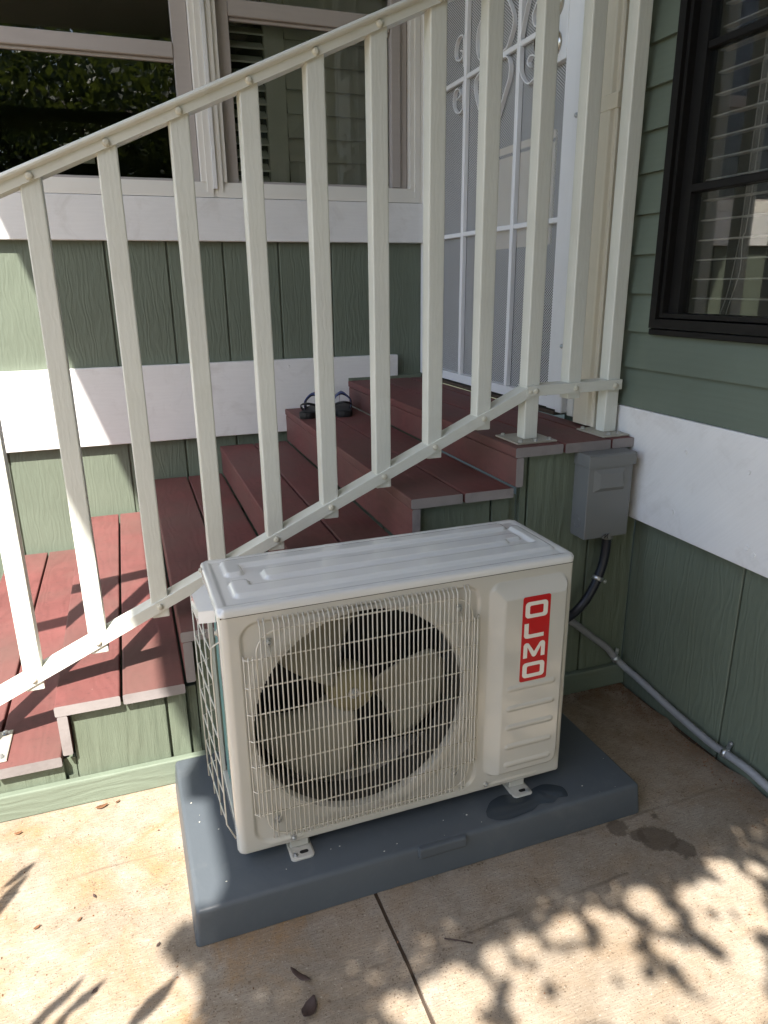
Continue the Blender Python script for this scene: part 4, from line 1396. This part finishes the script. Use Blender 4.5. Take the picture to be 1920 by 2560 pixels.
sandal('black sandal with raised strap nearer the step edge, left of the pair', -0.205, 1.285, math.radians(62), 1)
sandal('black sandal with blue strap edge against the riser, right of the pair', -0.085, 1.275, math.radians(78), -1)

# ================================================================== LITTER ON THE CONCRETE


def leaf_mesh(L_, w, curl, seed):
    r = random.Random(seed)
    vs, fs = [], []
    n = 7
    for i in range(n):
        t = i / (n - 1)
        ww = w * math.sin(math.pi * (0.06 + 0.9 * t)) * (1 + r.uniform(-0.15, 0.15))
        x = (t - 0.5) * L_
        zz = curl * L_ * (abs(t - 0.5) * 2) ** 2
        vs += [(x, -ww, zz + 0.35 * ww + 0.002), (x, 0, zz + 0.002), (x, ww, zz + 0.35 * ww + 0.002)]
    for i in range(n - 1):
        for k in range(2):
            fs.append((i * 3 + k, i * 3 + k + 1, (i + 1) * 3 + k + 1, (i + 1) * 3 + k))
    return vs, fs


def dry_leaf(x, y, L_, w, ang, mat, label, curl=0.1, seed=0, group=None):
    vs, fs = leaf_mesh(L_, w, curl, seed)
    o = mk('dry_leaf', vs, fs, mat, None, True, origin=(x, y, 0.0012), rot=Euler((0, 0, ang)))
    md = o.modifiers.new('s', 'SOLIDIFY')
    md.thickness = 0.0006
    o['label'] = label
    o['category'] = 'leaf'
    if group:
        o['group'] = group


dry_leaf(-0.738, -0.672, 0.040, 0.012, 0.9, 'dleaf2', 'largest dark curled dry leaf on the shaded concrete near the bottom', 0.25, 1)
dry_leaf(-0.738, -0.609, 0.045, 0.006, -0.9, 'dleaf2', 'narrow dark curved leaf on the shaded concrete above the large leaf', 0.2, 2)
for k, (x, y, L_, a, mt, lb) in enumerate((
        (-1.249, -0.053, 0.016, 0.1, 'dleaf', 'tiny orange brown dry leaf below the baseboard at the left edge'),
        (-1.084, -0.296, 0.012, -1.2, 'dleaf2', 'tiny dark dry leaf in the middle of the sunlit concrete'),
        (-1.11, -0.345, 0.012, 0.9, 'dleaf', 'tiny brown dry leaf just below the dark one in mid concrete'),
        (-1.185, -0.336, 0.014, 0.6, 'dleaf', 'tiny brown dry leaf left of the others in mid concrete'),
        (-1.078, -0.511, 0.014, 0.8, 'dleaf2', 'tiny dark dry leaf between the leaf shadows at lower left'),
        (-0.97, -0.455, 0.011, 0.9, 'dleaf2', 'tiny dark dry leaf beside the front left corner of the pad'),
        (-1.04, -0.022, 0.012, 0.6, 'dleaf', 'tiny orange dry leaf at the foot of the green baseboard'),
        (-1.075, -0.028, 0.028, 0.25, 'dleaf', 'long thin dry leaf lying along the foot of the green baseboard'))):
    dry_leaf(x, y, L_, L_ * 0.22, a, mt, lb, 0.15, k + 5, 'tiny dry leaves on sunlit concrete')
tw = tube('twig', [(-0.47, -0.625, 0.003), (-0.445, -0.640, 0.004), (-0.425, -0.652, 0.003)], 0.0014, 'dleaf2', None, 5)
tw['label'] = 'thin dark twig on the concrete right of the joint'
tw['category'] = 'twig'
# crumbs of leaf and bark, densest by the wall
vs, fs = [], []
for k in range(620):
    if k < 470:
        y = -abs(random.gauss(0, 0.33)) + 0.0
        x = 0.395 - abs(random.gauss(0, 0.035)) - (0.02 if random.random() < 0.2 else 0)
        if random.random() < 0.25:
            y = -abs(random.gauss(0, 0.02)); x = random.uniform(0.1, 0.4)
    else:
        x, y = random.uniform(-1.35, 0.4), random.uniform(-1.0, -0.02)
    if -0.915 < x < 0.1 and y > -0.49:
        continue
    a = random.uniform(0, 6.28)
    l_, w_ = random.uniform(0.002, 0.008), random.uniform(0.0008, 0.002)
    dx, dy = math.cos(a) * l_ / 2, math.sin(a) * l_ / 2
    ex, ey = -math.sin(a) * w_, math.cos(a) * w_
    b = len(vs)
    z = 0.0008
    vs += [(x - dx, y - dy, z), (x + ex, y + ey, z + 0.001), (x + dx, y + dy, z), (x - ex, y - ey, z + 0.0016), (x, y, z + 0.003)]
    fs += [(b, b + 1, b + 4), (b + 1, b + 2, b + 4), (b + 2, b + 3, b + 4), (b + 3, b, b + 4)]
lt = mk('leaf_litter', vs, fs, 'dleaf', None, kind='stuff')
lt['label'] = 'brown crumbs of leaf and bark on the concrete'
lt['category'] = 'leaf litter'

vs, fs = [], []
for k in range(20):
    x, y = random.uniform(-0.88, 0.06), random.uniform(-0.47, -0.415) if k < 14 else random.uniform(-0.46, -0.03)
    if k >= 14:
        x = random.choice((random.uniform(-0.89, -0.83), random.uniform(-0.07, 0.07)))
    l_ = random.uniform(0.0006, 0.0016)
    b = len(vs)
    z = PH + 0.0004
    a = random.uniform(0, 6.28)
    vs += [(x + l_ * math.cos(a + q) * (1.6 if q in (0, 3.14) else 0.7), y + l_ * math.sin(a + q), z) for q in (0, 1.57, 3.14, 4.71)] + [(x, y, z + l_)]
    fs += [(b, b + 1, b + 4), (b + 1, b + 2, b + 4), (b + 2, b + 3, b + 4), (b + 3, b, b + 4)]
cr = mk('crumbs', vs, fs, 'paper', None, kind='stuff')
cr['label'] = 'small pale crumbs scattered on the grey pad'
cr['category'] = 'crumbs'

# ================================================================== TREES AND SHRUB (outside the frame: dapples, shadows, mirror images)


def leaves_mesh(name, pos, size, parent, mat='leaf', asp=0.38):
    n = len(pos)
    d = rng.normal(size=(n, 3)); d[:, 2] -= 0.5
    d /= np.linalg.norm(d, axis=1)[:, None]
    e = rng.normal(size=(n, 3))
    e = np.cross(d, e); e /= np.linalg.norm(e, axis=1)[:, None]
    s = (size * rng.uniform(0.6, 1.35, n))[:, None]
    a = pos - d * s * 0.5
    b = pos + d * s * 0.5
    c1 = pos + e * s * asp * 0.5
    c2 = pos - e * s * asp * 0.5
    V_ = np.stack([a, c1, b, c2], 1).reshape(-1, 3)
    F_ = np.arange(4 * n).reshape(-1, 4)
    return mk(name, V_.tolist(), F_.tolist(), mat, parent, kind=None)


def branch(pts, r0, r1, parent, name='limb'):
    P = spline(pts, 4)
    N = len(P)
    return tube(name, P, r0, 'bark', parent, 7, rfun=lambda i: r0 + (r1 - r0) * i / (N - 1))


# tree whose crown lets the sun through in spots
tr = thing('tree', 'tall leafy tree whose crown throws the dappled light at lower right', 'tree', (-1.9, -6.6, -0.06))
tk = branch([(-1.9, -6.6, -0.1), (-1.95, -6.5, 1.6), (-1.8, -6.3, 3.2), (-1.5, -5.4, 4.2)], 0.16, 0.06, tr, 'trunk')
branch([(-1.8, -6.3, 3.2), (-1.4, -4.4, 3.1), (-1.0, -2.9, 2.5)], 0.06, 0.02, tk)
branch([(-1.75, -6.15, 3.5), (-0.9, -4.4, 3.0), (-0.3, -2.9, 2.6)], 0.05, 0.015, tk)
# gaps between the leaf sprays, as (x, y, radius) of the light spots they let through
GAPS = [(-0.07, -0.68, 0.028), (-0.058, -0.725, 0.021), (-0.1, -0.781, 0.021), (-0.156, -0.719, 0.029), (-0.192, -0.772, 0.033), (-0.174, -0.679, 0.017), (-0.239, -0.683, 0.024), (-0.271, -0.687, 0.018), (-0.335, -0.694, 0.023), (-0.397, -0.686, 0.017), (-0.4, -0.71, 0.017), (-0.479, -0.695, 0.017), (-0.596, -0.715, 0.02), (-0.533, -0.707, 0.017), (-0.461, -0.738, 0.026), (-0.5, -0.72, 0.023), (0.14, -0.675, 0.025), (0.031, -0.715, 0.028), (0.078, -0.726, 0.036), (0.143, -0.726, 0.029), (0.009, -0.769, 0.022), (0.035, -0.8, 0.034), (0.107, -0.783, 0.028), (0.202, -0.698, 0.017), (-0.303, -0.75, 0.032), (-0.259, -0.757, 0.029), (-0.368, -0.75, 0.023), (-0.39, -0.787, 0.028), (-0.301, -0.811, 0.034), (-0.261, -0.807, 0.028), (-0.198, -0.831, 0.023), (-0.168, -0.864, 0.028), (-0.07, -0.827, 0.028), (-0.06, -0.854, 0.031), (-0.007, -0.873, 0.028), (-0.029, -0.924, 0.025), (-0.566, -0.743, 0.025), (-0.51, -0.768, 0.028), (-0.359, -0.823, 0.031), (-0.266, -0.857, 0.019), (-0.142, -0.895, 0.03), (-0.074, -0.92, 0.033), (-0.207, -0.887, 0.017), (0.044, -0.844, 0.018)]
for iy in range(6):
    for ix in range(13):
        GAPS.append((-0.66 + ix * 0.085 + random.uniform(-0.02, 0.02), -0.84 - iy * 0.085 - 0.0105 * (ix - 5) + random.uniform(-0.02, 0.02), random.uniform(0.022, 0.031)))
HC = 2.45
pos, big = [], []
while len(pos) < 36000:
    gx, gy = random.uniform(-1.0, 0.75), random.uniform(-1.12, -0.42)
    if gx < -0.93 + 0.03 * math.sin(gy * 30):
        continue
    if any((gx - a_) ** 2 + (gy - b_) ** 2 < ((r_ * 1.10 + 0.005) * (1 + 0.05 * math.sin(7 * math.atan2(gy - b_, gx - a_) + a_ * 50))) ** 2 for a_, b_, r_ in GAPS):
        continue
    hz_ = HC + random.uniform(-0.03, 0.03)
    pos.append((gx - kx * hz_, gy - ky * hz_, hz_))
while len(big) < 5200:
    gx, gy = random.uniform(-0.9, 2.3), random.uniform(-3.3, -0.5)
    if -0.95 < gx < 0.62 and gy > -1.05:
        continue
    hz_ = HC + random.uniform(-0.1, 0.9)
    big.append((gx - kx * hz_, gy - ky * hz_, hz_))
leaves_mesh('crown', np.array(pos), 0.021, tr, asp=0.7)
leaves_mesh('crown', np.array(big), 0.095, tr, asp=0.6)


def simple_tree(label, bx_, by_, hz, rx, rz, n, seed, size):
    t = thing('tree', label, 'tree', (bx_, by_, -0.06), 'trees mirrored in the windows')
    r = random.Random(seed)
    tk = branch([(bx_, by_, -0.1), (bx_ + 0.1, by_, hz * 0.5), (bx_ - 0.05, by_ + 0.1, hz)], 0.14, 0.06, t, 'trunk')
    ps = []
    cl = []
    for k in range(44):
        while True:
            p = np.array([r.uniform(-1, 1), r.uniform(-1, 1), r.uniform(-1, 1)])
            if np.linalg.norm(p) < 1:
                break
        c = np.array([bx_, by_, hz]) + p * np.array([rx, rx * 0.6, rz])
        branch([(bx_, by_, hz * 0.75), tuple((np.array([bx_, by_, hz * 0.9]) + c) / 2), tuple(c)], 0.03, 0.008, tk)
        m_ = n // 44
        ps.append(c + rng.normal(size=(m_, 3)) * np.array([0.36, 0.36, 0.30]))
    leaves_mesh('crown', np.concatenate(ps), size, t)
    return t


simple_tree('dark leafy tree mirrored in the left window', -1.6, -6.0, 2.9, 2.2, 1.7, 26000, 3, 0.10)
simple_tree('leafy tree mirrored at the left edge of the left window', -4.6, -6.8, 3.0, 2.2, 1.8, 20000, 9, 0.12)
simple_tree('leafy tree mirrored between the two window mullions', 0.1, -7.4, 3.0, 1.9, 1.9, 20000, 15, 0.12)

# shrub beside the steps: its leaf shadows fall on the sunlit concrete
sh = thing('shrub', 'leafy shrub whose leaf shadows fall on the sunlit concrete at lower left', 'shrub', (-1.85, -1.25, -0.06))
stems = []
tgt = [(-1.235, -0.185, 0.9, 1.0), (-1.245, -0.225, 0.95, 1.1), (-1.26, -0.262, 0.85, 1.0), (-1.275, -0.285, 0.9, 1.0), (-1.16, -0.53, 1.05, 0.9), (-1.125, -0.505, 1.1, 1.0), (-1.095, -0.52, 1.0, 0.8), (-1.14, -0.56, 1.05, 1.2), (-1.0, -0.575, 1.15, 0.9), (-0.97, -0.56, 1.1, 1.0), (-1.02, -0.60, 1.1, 0.7), (-1.2, -0.62, 1.0, 0.9), (-1.33, -0.2, 0.9, 1.0), (-1.35, -0.35, 0.9, 1.1)]
allv, allf = [], []
for k, (gx, gy, hgt, an) in enumerate(tgt):
    p = Vector((gx - kx * hgt, gy - ky * hgt, hgt))
    vs, fs = leaf_mesh(0.085, 0.010, 0.05, 40 + k)
    rot = Euler((random.uniform(-0.3, 0.3), random.uniform(-0.5, 0.1), an * 0.8)).to_matrix()
    b = len(allv)
    allv += [p + rot @ Vector(v) for v in vs]
    allf += [tuple(i + b for i in f) for f in fs]
    q = p - rot @ Vector((0.042, 0, 0))
    if k % 2 == 0:
        branch([(-1.85, -1.25, -0.06), tuple((Vector((-1.9, -1.3, 0.5)) + q) / 2 + Vector((-0.1, -0.1, 0.15))), tuple(q)], 0.006, 0.002, sh, 'stem')
for k in range(220):
    p = Vector((random.gauss(-2.0, 0.16), random.gauss(-1.4, 0.16), random.uniform(0.25, 1.0)))
    vs, fs = leaf_mesh(0.085, 0.010, 0.05, 90 + k)
    rot = Euler((random.uniform(-1, 1), random.uniform(-1, 1), random.uniform(0, 6))).to_matrix()
    b = len(allv)
    allv += [p + rot @ Vector(v) for v in vs]
    allf += [tuple(i + b for i in f) for f in fs]
mk('foliage', allv, allf, 'leaf', sh)
